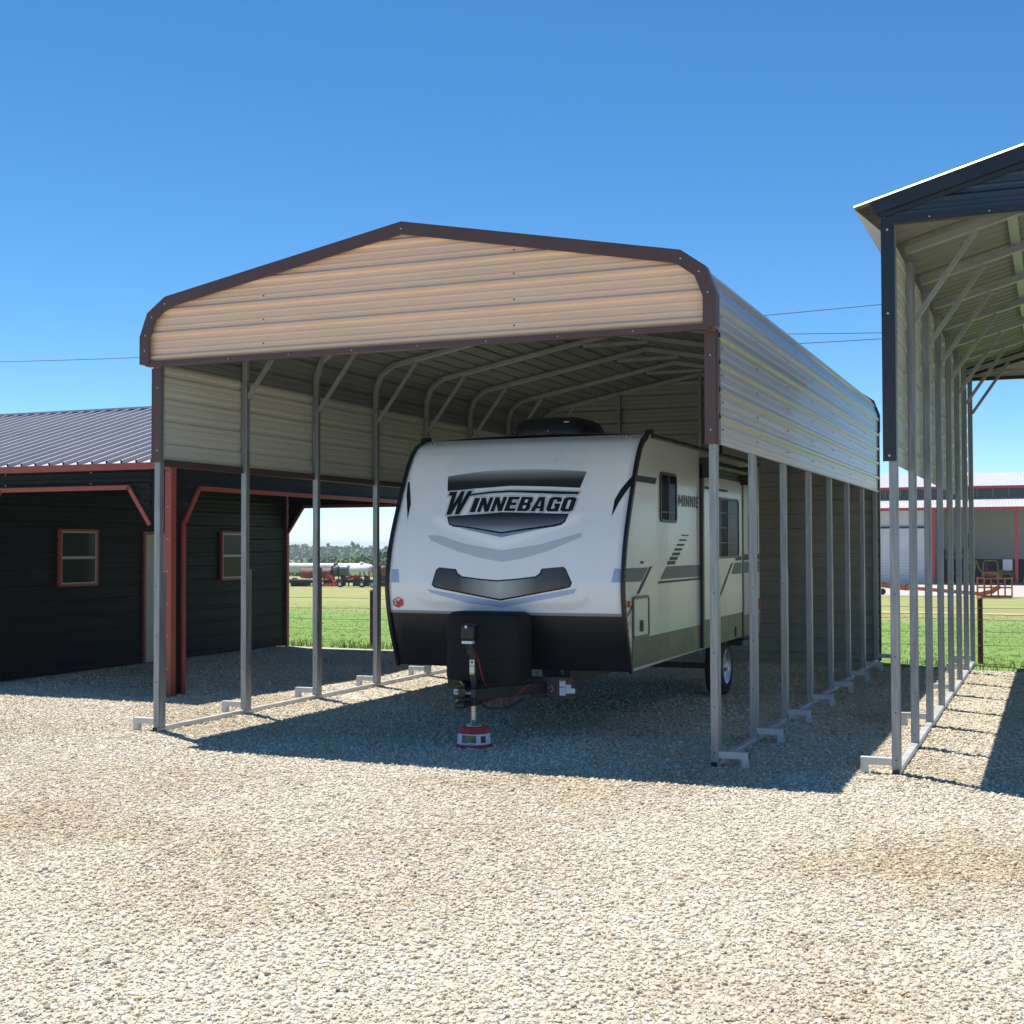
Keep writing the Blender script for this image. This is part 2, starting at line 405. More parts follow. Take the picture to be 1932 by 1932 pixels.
# loose stones: geometry-node scatter on a patch of the yard in front of and between the carports
def stone_nodes(name, density, rmin, rmax, seed, material):
    ng = bpy.data.node_groups.new(name, 'GeometryNodeTree')
    ng.interface.new_socket('Geometry', in_out='INPUT', socket_type='NodeSocketGeometry'); ng.interface.new_socket('Geometry', in_out='OUTPUT', socket_type='NodeSocketGeometry')
    N = ng.nodes.new; L = ng.links.new
    gi = N('NodeGroupInput'); go = N('NodeGroupOutput')
    dp = N('GeometryNodeDistributePointsOnFaces'); dp.inputs['Density'].default_value = density; dp.inputs['Seed'].default_value = seed
    L(gi.outputs[0], dp.inputs['Mesh'])
    pn = N('ShaderNodeTexNoise'); pn.inputs['Scale'].default_value = .55; pn.inputs['Detail'].default_value = 4; pn.inputs['Roughness'].default_value = .6
    pm = N('ShaderNodeVectorMath'); pm.operation = 'MULTIPLY'; pm.inputs[1].default_value = (.55, 1.5, 1); ps = N('GeometryNodeInputPosition'); L(ps.outputs[0], pm.inputs[0]); L(pm.outputs[0], pn.inputs['Vector'])
    pr = N('ShaderNodeMapRange'); pr.inputs[1].default_value = .36; pr.inputs[2].default_value = .56; pr.inputs[3].default_value = density*.12; pr.inputs[4].default_value = density*1.2
    L(pn.outputs[0], pr.inputs[0]); L(pr.outputs[0], dp.inputs['Density'])
    g2i = N('GeometryNodeJoinGeometry')
    for k in range(3):
        ico = N('GeometryNodeMeshIcoSphere'); ico.inputs['Radius'].default_value = 1; ico.inputs['Subdivisions'].default_value = 2
        nz = N('ShaderNodeTexNoise'); nz.noise_dimensions = '4D'; nz.inputs['Scale'].default_value = .9; nz.inputs['Detail'].default_value = 1; nz.inputs['W'].default_value = k*7.3+seed
        sub = N('ShaderNodeVectorMath'); sub.operation = 'SUBTRACT'; sub.inputs[1].default_value = (.5, .5, .5); L(nz.outputs['Color'], sub.inputs[0])
        scl = N('ShaderNodeVectorMath'); scl.operation = 'SCALE'; scl.inputs['Scale'].default_value = 1.9; L(sub.outputs[0], scl.inputs[0])
        sp = N('GeometryNodeSetPosition'); L(ico.outputs[0], sp.inputs['Geometry']); L(scl.outputs[0], sp.inputs['Offset'])
        sm = N('GeometryNodeSetMaterial'); sm.inputs['Material'].default_value = material; L(sp.outputs[0], sm.inputs[0])
        gt = N('GeometryNodeGeometryToInstance'); L(sm.outputs[0], gt.inputs[0]); L(gt.outputs[0], g2i.inputs[0])
    ip = N('GeometryNodeInstanceOnPoints'); L(dp.outputs['Points'], ip.inputs['Points']); L(g2i.outputs[0], ip.inputs['Instance']); ip.inputs['Pick Instance'].default_value = True
    ri = N('FunctionNodeRandomValue'); ri.data_type = 'INT'; ri.inputs[4].default_value = 0; ri.inputs[5].default_value = 2; L(ri.outputs[2], ip.inputs['Instance Index'])
    rr = N('FunctionNodeRandomValue'); rr.data_type = 'FLOAT_VECTOR'; rr.inputs[0].default_value = (-.5, -.5, 0); rr.inputs[1].default_value = (.5, .5, 6.283); L(rr.outputs[0], ip.inputs['Rotation'])
    rs = N('FunctionNodeRandomValue'); rs.data_type = 'FLOAT'; rs.inputs[2].default_value = 0; rs.inputs[3].default_value = 1; rs.inputs['Seed'].default_value = 5
    pw = N('ShaderNodeMath'); pw.operation = 'POWER'; pw.inputs[1].default_value = 3.0; L(rs.outputs[1], pw.inputs[0])
    mr = N('ShaderNodeMapRange'); mr.inputs[3].default_value = rmin; mr.inputs[4].default_value = rmax; L(pw.outputs[0], mr.inputs[0])
    asp = N('FunctionNodeRandomValue'); asp.data_type = 'FLOAT_VECTOR'; asp.inputs[0].default_value = (.75, .75, .5); asp.inputs[1].default_value = (1.35, 1.1, .85); asp.inputs['Seed'].default_value = 9
    vs = N('ShaderNodeVectorMath'); vs.operation = 'SCALE'; L(asp.outputs[0], vs.inputs[0]); L(mr.outputs[0], vs.inputs['Scale']); L(vs.outputs[0], ip.inputs['Scale'])
    L(ip.outputs[0], go.inputs[0])
    return ng
def stone_mat():
    m = bpy.data.materials.new('stone'); m.use_nodes = True; n = m.node_tree; b = n.nodes['Principled BSDF']
    b.inputs['Roughness'].default_value = .85; b.inputs['Specular IOR Level'].default_value = .2
    oi = n.nodes.new('ShaderNodeObjectInfo'); cr = n.nodes.new('ShaderNodeValToRGB'); r = cr.color_ramp
    r.elements[0].position, r.elements[0].color = 0, (.26, .235, .21, 1); r.elements[1].position, r.elements[1].color = 1, (.72, .69, .63, 1)
    for p, c in ((.10, (.48, .42, .34)), (.4, (.62, .555, .455)), (.7, (.66, .60, .505)), (.78, (.55, .43, .31)), (.84, (.68, .625, .54))): k = r.elements.new(p); k.color = (*c, 1)
    n.links.new(oi.outputs['Random'], cr.inputs[0])
    ge = n.nodes.new('ShaderNodeNewGeometry'); nz = n.nodes.new('ShaderNodeTexNoise'); nz.inputs['Scale'].default_value = .42; nz.inputs['Detail'].default_value = 5
    n.links.new(ge.outputs['Position'], nz.inputs['Vector'])
    c2 = n.nodes.new('ShaderNodeValToRGB'); c2.color_ramp.elements[0].position = .34; c2.color_ramp.elements[0].color = (.82, .74, .60, 1); c2.color_ramp.elements[1].position = .58; c2.color_ramp.elements[1].color = (1, .985, .94, 1)
    n.links.new(nz.outputs[0], c2.inputs[0]); mu = n.nodes.new('ShaderNodeMixRGB'); mu.blend_type = 'MULTIPLY'; mu.inputs[0].default_value = 1
    n.links.new(cr.outputs[0], mu.inputs[1]); n.links.new(c2.outputs[0], mu.inputs[2]); n.links.new(mu.outputs[0], b.inputs['Base Color'])
    return m
STONE = stone_mat()
def patch(name, pts, density, rmin, rmax, seed, label):
    mb = MB(); mb.add([(x, y, .003) for x, y in pts], [tuple(range(len(pts)))])
    o = mb.build(name, STONE, None, kind='stuff', label=label, category='gravel')
    md = o.modifiers.new('scatter', 'NODES'); md.node_group = stone_nodes(name, density, rmin, rmax, seed, STONE)
patch('gravel_stones', [(3.6, -7.3), (9.6, -7.3), (10.9, -1.2), (-2.5, -1.2)], 3000, .0035, .017, 1, 'loose pale limestone stones covering the sunlit yard')
patch('gravel_stones', [(-2.5, -1.2), (10.9, -1.2), (11.2, 3.2), (-7.2, 3.2)], 1600, .005, .018, 2, 'pale limestone stones under and beside the carport fronts')
patch('gravel_stones', [(-7.2, 3.2), (9.5, 3.2), (9.5, 9.8), (-7.2, 9.8)], 500, .008, .020, 3, 'pale limestone stones between the posts further back')

# ------------------------------------------------------------------ carports
S = 1.524
def poff(poly, d):
    """offset an open polyline (x,z) to its left-hand side... positive = outwards for left->peak->right outlines"""
    out = []; n = len(poly)
    for i in range(n):
        ns = []
        for a, b in ((i-1, i), (i, i+1)):
            if a < 0 or b >= n: continue
            p, q = poly[a], poly[b]; L = math.hypot(q[0]-p[0], q[1]-p[1]); ns.append((-(q[1]-p[1])/L, (q[0]-p[0])/L))
        if len(ns) == 1: nx_, nz_ = ns[0]; k = 1
        else:
            k = 1+ns[0][0]*ns[1][0]+ns[0][1]*ns[1][1]; nx_, nz_ = ns[0][0]+ns[1][0], ns[0][1]+ns[1][1]
        out.append((poly[i][0]+nx_/k*d, poly[i][1]+nz_/k*d))
    return out
def ring(mb, outer, inner, y0, y1, m=None):
    """band between two open polylines of equal length, thick from y0 to y1"""
    n = len(outer); v = []
    for (a, b), (c, d) in zip(outer, inner): v += [(a, y0, b), (c, y0, d), (a, y1, b), (c, y1, d)]
    f = []
    for i in range(n-1):
        o = 4*i; p = o+4
        f += [(o, p, p+1, o+1), (o+2, o+3, p+3, p+2), (o, o+2, p+2, p), (o+1, p+1, p+3, o+3)]
    f += [(0, 1, 3, 2), (4*n-4, 4*n-2, 4*n-1, 4*n-3)]
    return mb.add(v, f, m)
def slope_sheets(name, s0, s1, A, B, along, mo, mi, parent, panel=.914, h=.022, up=1, minor=.0035, base=.034):
    """sheet between points A and B (2D, other axis), ribs from A to B, repeated along axis 'x' or 'y' from s0 to s1"""
    dx, dz = B[0]-A[0], B[1]-A[1]; L = math.hypot(dx, dz); n = (-dz/L*up, dx/L*up)
    if n[1] < 0: n = (-n[0], -n[1])
    s = s0
    while s < s1-.02:
        e = min(s1, s+panel); mb = MB()
        for layer, m_ in ((0, mo), (1, mi)):
            v = []; f = []; rows = rib_rows(s, e, s0+.05, h, minor, base)
            for q, hh in rows:
                hh -= .003*layer
                for P in (A, B):
                    a, b = P[0]+n[0]*hh, P[1]+n[1]*hh
                    v.append((a, q, b) if along == 'y' else (q, a, b))
            for i in range(len(rows)-1): f.append((2*i, 2*i+2, 2*i+3, 2*i+1))
            mb.add(v, f, m_)
        mb.build(name, None, parent); s = e
def post_mesh(name, x, y, z1, parent, sleeve=True, zs=1.6, w=.070, dy=1):
    o = MB().box(x-w/2, x+w/2, y-w/2, y+w/2, .03, z1).build('post', GALV, parent, bevel=.009)
    if sleeve:
        MB().box(x-w/2+.004, x+w/2-.004, y+dy*(w/2+.002), y+dy*(w/2+.05), .03, zs).build('sleeve', GALV, o, bevel=.007)
        mb = MB()
        for z in (.12, .5, .95, 1.45): screw(mb, (x, y-w/2, z), (0, -1, 0), .007)
        mb.build('screws', SCREWD, o, kind='stuff')
def anchor(x, y, sx, parent):
    MB().box(min(x, x+sx*.25), max(x, x+sx*.25), y-.03, y+.03, .075, .135).box(min(x+sx*.19, x+sx*.25), max(x+sx*.19, x+sx*.25), y-.031, y+.031, .0, .134).build('anchor_bracket', RAIL, parent, bevel=.004)

# ---- tan and brown carport over the trailer
A = thing('carport', 'tall open carport with tan gable and brown trim sheltering the white travel trailer', 'carport', (2.86, 5.3, 0))
AO = [(-.035, 3.665), (-.035, 3.935), (.05, 4.155), (.25, 4.298), (2.86, 4.79), (5.47, 4.298), (5.67, 4.155), (5.755, 3.935), (5.755, 3.665)]
YR = 10.80
sheets('roof_panel', AO, -.19, YR, TANO, PRIM_SHADE, A, sign=-1, phase=-.01)
for x, sg in ((-.032, 1), (5.752, -1)):
    # side wall, one sheet high, hung from the eave
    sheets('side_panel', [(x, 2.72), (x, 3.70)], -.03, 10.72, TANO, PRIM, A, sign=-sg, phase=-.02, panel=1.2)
AI = poff(AO, -.07)
xr = xrange_fn(poff(AO, -.012))
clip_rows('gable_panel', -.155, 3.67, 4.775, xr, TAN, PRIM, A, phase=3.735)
mb = MB()
ring(mb, poff(AO, .027), poff(AO, -.088), -.216, -.199); ring(mb, poff(AO, .027), poff(AO, .023), -.199, -.10)
mb.build('gable_trim', BROWN, A)
MB().box(-.0, 5.72, -.205, -.125, 3.643, 3.692).build('header_beam', BROWN, A, bevel=.004)
mb = MB()
for k in range(1, 8): screw(mb, (.3+k*.68, -.205, 3.668), (0, -1, 0), .007, SCREW)
for (x, z) in ((-.0, 3.80), (.01, 3.95), (.085, 4.13), (.24, 4.25), (2.86, 4.75), (5.48, 4.25), (5.635, 4.13), (5.71, 3.95)): screw(mb, (x, -.216, z), (0, -1, 0), .009, SCREW)
for x in (1.35, 3.95):
    for z in (3.80, 4.03, 4.26, 4.47): screw(mb, (x, -.157, z), (0, -1, 0), .009, SCREWD)
for k in range(0, 8):
    for z in (2.83, 3.06, 3.29, 3.52):
        screw(mb, (5.756, k*S+.1 if k == 0 else k*S, z), (1, 0, 0), .009, SCREWD)
    for z in (3.78, 3.86): screw(mb, (5.758, max(k*S, .05), z), (1, 0, 0), .009, SCREWD)
mb.build('screws', SCREWD, A, kind='stuff')
for sx, x in ((1, -.018), (-1, 5.738)):
    a, b = sorted((x, x+sx*.10))
    mb = MB().box(a, b, -.052, -.044, 2.70, 3.645); c, d = sorted((x-sx*.012, x-sx*.004)); mb.box(min(c, x-sx*.022), max(d, x-sx*.02), -.05, .02, 2.70, 3.645)
    mb.build('corner_trim', BROWN, A)
    mb = MB()
    for z in (2.82, 3.45): screw(mb, (x+sx*.05, -.052, z), (0, -1, 0), .009, SCREW)
    mb.build('screws', SCREW, A, kind='stuff')
MB().box(-.03, .012, .04, 10.68, 2.665, 2.735).build('bottom_trim', BROWN, A)
MB().box(5.735, 5.764, .0, 10.70, 2.700, 2.724).build('bottom_trim', RAIL, A)
BOW = poff(AO, -.055)
for k in range(8):
    y = k*S
    for x, sg in ((BOW[0][0], -1), (BOW[-1][0], 1)):
        post_mesh('post', x, y, 3.70, A, sleeve=(k < 7))
        anchor(x+sg*.032, y, sg, A)
        if k: MB().bar((x-sg*.03, y, 3.51), (x-sg*.60, y, 4.27), .03, .045).build('knee_brace', GALVH, A)
    mb = MB(); mb.poly([(a, y, b) for a, b in BOW], .06, .06); mb.build('bow', GALVH, A, bevel=.006)
    if k: MB().bar((2.40, y, 4.59), (3.32, y, 4.59), .035, .045).build('peak_brace', GALVH, A)
for x in (BOW[0][0], BOW[-1][0]):
    MB().box(x-.031, x+.031, -.045, 10.72, -.012, .050).build('base_rail', RAIL, A, bevel=.006)
    MB().box(x-.027, x+.027, -.052, -.046, -.01, .046).build('end_cap', RUBBER, A)
# closed rear wall
REARO = [(-.034, -.02)]+[(max(-.034, a), b) for a, b in poff(AO, -.002)]+[(5.754, -.02)]
clip_rows('rear_panel', 10.70, -.02, 4.775, xrange_fn(REARO), TAN, mat('primer_rear_shaded', (.27, .27, .245), .5, .1, var=.06), A, phase=.10, d=1)  # inside: the same primer darkened, shade on the rear wall in its colour
for x in (1.45, 2.87, 4.29):
    z = 4.28+(min(x, 5.72-x)-.25)*.188
    MB().box(x-.03, x+.03, 10.625, 10.685, .03, z).build('rear_stud', GALV, A, bevel=.006)
mb = MB(); ring(mb, poff(AO, .028), poff(AO, -.06), YR+.002, YR+.02); ring(mb, poff(AO, .028), poff(AO, .0245), YR-.07, YR+.002)
mb.build('rear_trim', BLACKT, A)
MB().box(5.745, 5.775, 10.71, 10.79, .02, 3.66).build('rear_corner_trim', BLACKT, A)

# ---- taller carport with black trim
B = thing('carport', 'taller carport with pale roof and black trim beside the tan gabled carport', 'carport', (9.95, 5.5, 0))
YB, XB, XB2, BP = .155, 7.145, 12.755, 9.95
rz = lambda x: 4.60+.28*(min(x, 2*BP-x)-6.86)
for sA, sB in (((6.86, rz(6.86)), (BP, rz(BP))), ((2*BP-6.86, rz(6.86)), (BP, rz(BP)))):
    slope_sheets('roof_panel', YB-.10, YB+10.95, sA, sB, 'y', WHITEM, mat('primer_tall_shaded', (.24, .235, .21), .5, .1, var=.06), B)  # underside primer darkened, the shade beneath this roof is painted in
    g = 1 if sA[0] < BP else -1
    # eave soffit
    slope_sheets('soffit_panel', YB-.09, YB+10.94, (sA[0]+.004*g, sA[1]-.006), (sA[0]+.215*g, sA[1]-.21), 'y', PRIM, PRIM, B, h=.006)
    x = XB-.05 if g > 0 else XB2+.05
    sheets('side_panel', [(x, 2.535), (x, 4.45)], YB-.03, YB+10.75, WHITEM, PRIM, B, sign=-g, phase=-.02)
    xt = XB-.074 if g > 0 else XB2+.074
    a, b = sorted((xt, xt+g*.106)); MB().box(a, b, YB-.086, YB-.07, 2.525, 4.47).box(min(xt, xt+g*.004), max(xt, xt+g*.004), YB-.07, YB, 2.525, 4.40).build('corner_trim', BLACKT, B)
    mb = MB()
    for z in (2.57, 3.72, 4.40): screw(mb, (xt+g*.05, YB-.087, z), (0, -1, 0), .011, SCREW)
    mb.build('screws', SCREW, B, kind='stuff')
for yy in (YB-.09, YB+10.86):
    o = [(6.985, rz(6.985)-.012), (BP, rz(BP)-.012), (2*BP-6.985, rz(6.985)-.012)]
    i_ = [(7.03, rz(7.03)-.115), (BP, rz(BP)-.13), (2*BP-7.03, rz(7.03)-.115)]
    i2 = [(7.07, rz(7.07)-.155), (BP, rz(BP)-.185), (2*BP-7.07, rz(7.07)-.155)]
    mb = MB(); ring(mb, o, i_, yy, yy+.02); ring(mb, i_, i2, yy+.03, yy+.045); mb.build('gable_trim', BLACKT, B)
    MB().box(7.07, 2*BP-7.07, yy+.002, yy+.075, 4.447, 4.497).build('header_beam', BLACKT, B)
    ol = [(7.10, 4.49), (7.10, rz(7.10)-.03), (BP, rz(BP)-.03), (2*BP-7.10, rz(7.10)-.03), (2*BP-7.10, 4.49)]
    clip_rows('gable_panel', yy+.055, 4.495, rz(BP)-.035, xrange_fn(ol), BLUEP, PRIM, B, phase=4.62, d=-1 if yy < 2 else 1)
mb = MB()
for x in (7.45, 7.9, 8.4): screw(mb, (x, YB-.088, 4.475), (0, -1, 0), .008, SCREW)
for x in (7.5, 7.75, 8.0): screw(mb, (x, YB-.046, rz(x)-.15), (0, -1, 0), .009, SCREW)
mb.build('screws', SCREW, B, kind='stuff')
for k in range(8):
    y = YB+k*S
    for x, g in ((XB, 1), (XB2, -1)):
        post_mesh('post', x, y, 4.46, B, zs=(1.62 if k in (0, 2, 4, 5, 7) else 1.2))
        if k % 2 == 0 or k == 7: anchor(x-g*.032, y, -g, B)
        if k: MB().bar((x+g*.03, y, 3.91), (x+g*.57, y, 4.69), .03, .045).build('knee_brace', GALVH, B)
    mb = MB(); mb.poly([(XB-.03, y, rz(XB-.03)-.105), (BP, y, rz(BP)-.105), (XB2+.03, y, rz(XB2+.03)-.105)], .06, .065); mb.build('rafter', GALVH, B)
for x in (8.02, 8.75, 9.45, 10.45, 11.15, 11.88):
    MB().box(x-.045, x+.045, YB-.03, YB+10.8, rz(x)-.07, rz(x)-.027).build('purlin', GALVH, B)
for x in (XB, XB2):
    MB().box(x-.031, x+.031, YB-.045, YB+10.72, -.012, .050).build('base_rail', RAIL, B, bevel=.006)
    MB().box(x-.027, x+.027, YB-.054, YB-.046, -.01, .046).build('end_cap', RUBBER, B)

# ------------------------------------------------------------------ black building with red trim
C = thing('shed_building', 'black metal building with red trim, open porch and ribbed grey roof', 'building', (-6, 6.4, 0))
XW, XP, Y0, Y1, XF = -5.0, -1.78, 2.57, 10.3, -13.0
RID = 6.43; ez, rzz = 2.89, 4.07
slope_sheets('roof_panel', XF, XP+.09, (Y0-.12, ez), (RID, rzz), 'x', ROOFG, SIDING, C, h=.05, base=.016, minor=.001)
slope_sheets('roof_panel', XF, XP+.09, (Y1+.12, ez), (RID, rzz), 'x', ROOFG, SIDING, C, h=.028)
MB().bar((XF, RID, rzz+.02), (XP+.09, RID, rzz+.02), .30, .03).build('ridge_cap', ROOFG, C)
MB().box(XF, XP+.10, Y0-.15, Y0-.125, 2.815, 2.90).build('fascia', REDT, C)
MB().box(XF, XP+.10, Y1+.125, Y1+.15, 2.815, 2.90).build('fascia', REDT, C)
# long wall with windows
hw = [(XW, .02), (XW, 2.88)]
sheets('wall_panel', hw, Y0+.05, Y1, SIDING, SIDING, C, sign=1, phase=.12, h=.018)
MB().box(XF, XW-.01, Y0+.02, Y0+.06, .0, 2.85).box(XF, XW-.01, Y1-.06, Y1-.02, 0, 2.85).build('end_wall', SIDING, C)
def red_strip(pts, n, name='trim_strip'):
    MB().poly(pts, .05, .03, None, n).build(name, REDT, C)
# headers with cut corners (front, rear along X; side along Y)
def header(axis, fixed, s0, s1, rev=1):
    k = .32; z0, zk, z1 = 2.60, 2.14, 2.88; t = .03
    P = [(s0, z1), (s0, zk), (s0+k, z0), (s1-k, z0), (s1, zk), (s1, z1)]
    rows = []
    mb = MB(); n = len(P)
    zz = sorted(set([zk, z0, z1]+[q for q, _ in rib_rows(zk, z1, zk+.04)]))
    hd = dict(rib_rows(zk, z1, zk+.04))
    def wid(z):
        return (0 if z >= z0 else (z-zk)/(z0-zk))*k
    for side in (0, 1):
        v = []; f = []
        for z in zz:
            h = hd.get(z, 0)*rev*.8; kk = k*max(0, min(1, (z-zk)/(z0-zk)))
            for s in ((s0, s0+kk) if side == 0 else (s1-kk, s1)):
                v.append((s, fixed-h, z) if axis == 'x' else (fixed+h, s, z))
        for i in range(len(zz)-1): f.append((2*i, 2*i+1, 2*i+3, 2*i+2))
        mb.add(v, f)
    v = []; f = []; z2 = [z for z in zz if z >= z0]
    for z in z2:
        h = hd.get(z, 0)*rev*.8
        for s in (s0+k, s1-k): v.append((s, fixed-h, z) if axis == 'x' else (fixed+h, s, z))
    for i in range(len(z2)-1): f.append((2*i, 2*i+1, 2*i+3, 2*i+2))
    mb.add(v, f); mb.build('header_panel', SIDING, C)
    off = -.02*rev if axis == 'x' else .02*rev
    Q = [(s, fixed+off, z) if axis == 'x' else (fixed+off, s, z) for s, z in ((s0, .02), (s0, zk), (s0+k, z0), (s1-k, z0), (s1, zk), (s1, .02))]
    return Q
def strips(Q, sel, ref):
    for a, b in sel: MB().bar(Q[a], Q[b], .035, .055, None, ref, ext=.012).build('trim_strip', REDT, C)
Q = header('x', Y0, XW+.2, XP-.30); strips(Q, ((0, 1), (1, 2), (2, 3), (3, 4)), (0, 1, 0))
MB().box(XP-.30, XP-.02, Y0+.005, Y0+.03, 2.14, 2.87).build('header_panel', SIDING, C)
Q = header('y', XP, Y0+.24, Y1-.12); strips(Q, ((0, 1), (1, 2), (2, 3), (3, 4), (4, 5)), (1, 0, 0))
MB().box(XP-.03, XP-.005, Y0+.02, Y0+.24, .02, 2.87).build('corner_panel', SIDING, C)
Q = header('x', Y1, XW+.06, XP-.05, -1); strips(Q, ((1, 2), (2, 3), (3, 4), (4, 5)), (0, 1, 0))
# side gable above the header
clip_rows
mb = MB(); mb.add([(XP+.002, Y0-.1, 2.88), (XP+.002, Y1+.1, 2.88), (XP+.002, RID, rzz-.01)], [(0, 1, 2)]); mb.add([(XP-.04, Y0-.1, 2.88), (XP-.04, Y1+.1, 2.88), (XP-.04, RID, rzz-.01)], [(0, 2, 1)]); mb.build('gable_wall', SIDING, C)
mb = MB().box(XP-.05, XP+.05, Y0-.05, Y0+.05, 0, 2.85); cp = mb.build('corner_post', REDT, C, bevel=.004)
mb = MB()
for z in (.35, .75, 1.15, 1.55, 1.95, 2.35, 2.75): screw(mb, (XP, Y0-.05, z), (0, -1, 0), .009)
mb.build('screws', SCREW, cp, kind='stuff')
MB().box(XP-.05, XP+.05, Y1-.05, Y1+.05, 0, 2.85).build('corner_post', REDT, C, bevel=.004)
MB().box(XW-.03, XW+.05, Y1-.01, Y1+.06, 0, 2.85).build('corner_trim', REDT, C)
mb = MB()
for z in (2.66, 2.80):
    for x in (-4.4, -3.0): screw(mb, (x, Y0-.02, z), (0, -1, 0), .009)
mb.build('screws', SCREW, C, kind='stuff')
def c_window(y0, y1, z0, z1):
    X = XW+.036
    fr = MB(); t = .035
    for a, b, c, d in ((y0, y1, z1-t, z1), (y0, y1, z0, z0+t), (y0, y0+t, z0+t, z1-t), (y1-t, y1, z0+t, z1-t)): fr.box(X-.03, X+.025, a, b, c, d)
    win = fr.build('window', REDT, C); zm = (z0+z1)/2; u = .022
    sa = MB()
    for a, b, c, d in ((y0+t, y1-t, z1-t-u, z1-t), (y0+t, y1-t, z0+t, z0+t+u), (y0+t, y0+t+u, z0+t+u, z1-t-u), (y1-t-u, y1-t, z0+t+u, z1-t-u), (y0+t+u, y1-t-u, zm-.02, zm+.02)): sa.box(X-.02, X+.014, a, b, c, d)
    sa.build('sash', FRAMEB, win)
    for c, d in ((z0+t+u, zm-.02), (zm+.02, z1-t-u)): MB().box(X-.012, X-.002, y0+t+u, y1-t-u, c, d).build('pane', GLASSW, win)
c_window(4.20, 5.03, 1.28, 2.12); c_window(8.19, 9.02, 1.28, 2.12)
dr = MB().box(XW-.01, XW+.035, 6.17, 7.08, .03, 2.05).build('door', DOORW, C)
fr = MB()
for a, b, c, d in ((6.12, 6.168, .02, 2.10), (7.082, 7.13, .02, 2.10), (6.168, 7.082, 2.052, 2.10)): fr.box(XW-.01, XW+.045, a, b, c, d)
fr.build('frame', REDT, dr)
MB().lathe((XW+.035, 6.98, 1.0), (1, 0, 0), [(0, .012), (.03, .012), (.035, .028), (.06, .026), (.065, .01)], 10).build('handle', STEELB, dr)

# ------------------------------------------------------------------ travel trailer
T = thing('travel_trailer', 'white and black travel trailer parked under the carport with its jack on a red bucket', 'trailer', (3.392, 4, 0))
XL, XR, XC = 2.162, 4.622, 3.392
PZ = [.60, .68, .86, 1.03, 1.23, 1.45, 1.68, 1.93, 2.25, 2.51, 2.70, 2.82, 2.90, 2.96]
PY = [1.11, 1.075, 1.00, .93, .872, .84, .87, .94, 1.085, 1.217, 1.33, 1.43, 1.54, 1.72]
def cubic(xs, ys):
    n = len(xs); d = [(ys[i+1]-ys[i])/(xs[i+1]-xs[i]) for i in range(n-1)]
    m = [d[0]]+[(d[i-1]+d[i])/2 for i in range(1, n-1)]+[d[-1]]
    def f(x):
        x = max(xs[0], min(xs[-1], x)); i = 0
        while i < n-2 and x > xs[i+1]: i += 1
        h = xs[i+1]-xs[i]; t = (x-xs[i])/h
        return (2*t**3-3*t*t+1)*ys[i]+(t**3-2*t*t+t)*h*m[i]+(-2*t**3+3*t*t)*ys[i+1]+(t**3-t*t)*h*m[i+1]
    return f
prof = cubic(PZ, PY)
def sstep(a, b, x):
    t = max(0, min(1, (x-a)/(b-a))); return t*t*(3-2*t)
def vlow(x):           # lower V edge of the raised centre panel
    return 1.80+.28*abs(x-XC)/.85
def Yf(x, z):
    u = (x-XC)/1.23
    y = prof(z)-.05*(1-u*u)
    e = 1-abs(u); y += .018*(1-sstep(0, .055, e))            # edge roll
    up_ = sstep(0, .13, z-vlow(x))*sstep(0, .13, .82-abs(x-XC)+.05*(2.4-z))*sstep(0, .35, 2.86-z)
    lo = sstep(0, .10, z-1.225-.9*max(0, abs(x-XC)-.72)**1.5)*sstep(0, .13, 1.02-abs(x-XC)+.10*(z-1.7))*sstep(0, .45, 2.84-z)
    return y-.024*up_-.020*lo
def surf(off): return lambda x, z: (x, Yf(x, z)-off, z)
ZB_ = 1.205
def grid_part(name, z0, z1, m, xa=XL+.012, xb=XR-.012, nx_=110, nz_=110, off=0):
    v = []; f = []
    for j in range(nz_+1):
        z = z0+(z1-z0)*j/nz_
        for i in range(nx_+1):
            x = xa+(xb-xa)*i/nx_; v.append((x, Yf(x, z)-off, z))
    for j in range(nz_):
        for i in range(nx_): a = j*(nx_+1)+i; f.append((a, a+1, a+nx_+2, a+nx_+1))
    return MB().add(v, f, None, True).build(name, m, T)
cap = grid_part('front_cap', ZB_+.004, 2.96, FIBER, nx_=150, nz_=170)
low = grid_part('front_skirt', .655, ZB_-.004, BLKP, nx_=40, nz_=30, off=.004)
MB().add([surf(.010)(XL+.012+i*(XR-XL-.024)/40, z) for z in (ZB_-.016, ZB_+.008) for i in range(41)], [(i, i+1, i+42, i+41) for i in range(40)], None, True).build('belt_rail', mat('belt_rail', (.30, .28, .25), .4), T)
# body shell: side outlines, roof, rear
zs = [.655+(2.96-.655)*i/46 for i in range(47)]
side = [(prof(z)+.022, z) for z in zs]
top = [(1.95, 2.985), (6.80, 2.95), (6.93, 2.90), (6.98, 2.78), (6.98, .70)]
out = side+top
def shell():
    mb = MB()
    roofc = lambda x: .035*(1-((x-XC)/1.23)**2)
    for x, fl in ((XL, 0), (XR, 1)):
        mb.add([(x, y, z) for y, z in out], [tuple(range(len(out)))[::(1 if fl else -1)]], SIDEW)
    nxx = 12; v = []; f = []; run = [side[-1]]+top
    for y, z in run:
        for i in range(nxx+1):
            x = XL+(XR-XL)*i/nxx; v.append((x, y, z+(roofc(x) if z > 2.9 else 0)))
    for j in range(len(run)-1):
        for i in range(nxx): a = j*(nxx+1)+i; f.append((a, a+1, a+nxx+2, a+nxx+1))
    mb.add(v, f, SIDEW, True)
    mb.add([(XL, out[0][0], .66), (XR, out[0][0], .66), (XR, 6.98, .70), (XL, 6.98, .70)], [(0, 1, 2, 3)], BLKP)
    return mb.build('body', None, T)
body = shell()
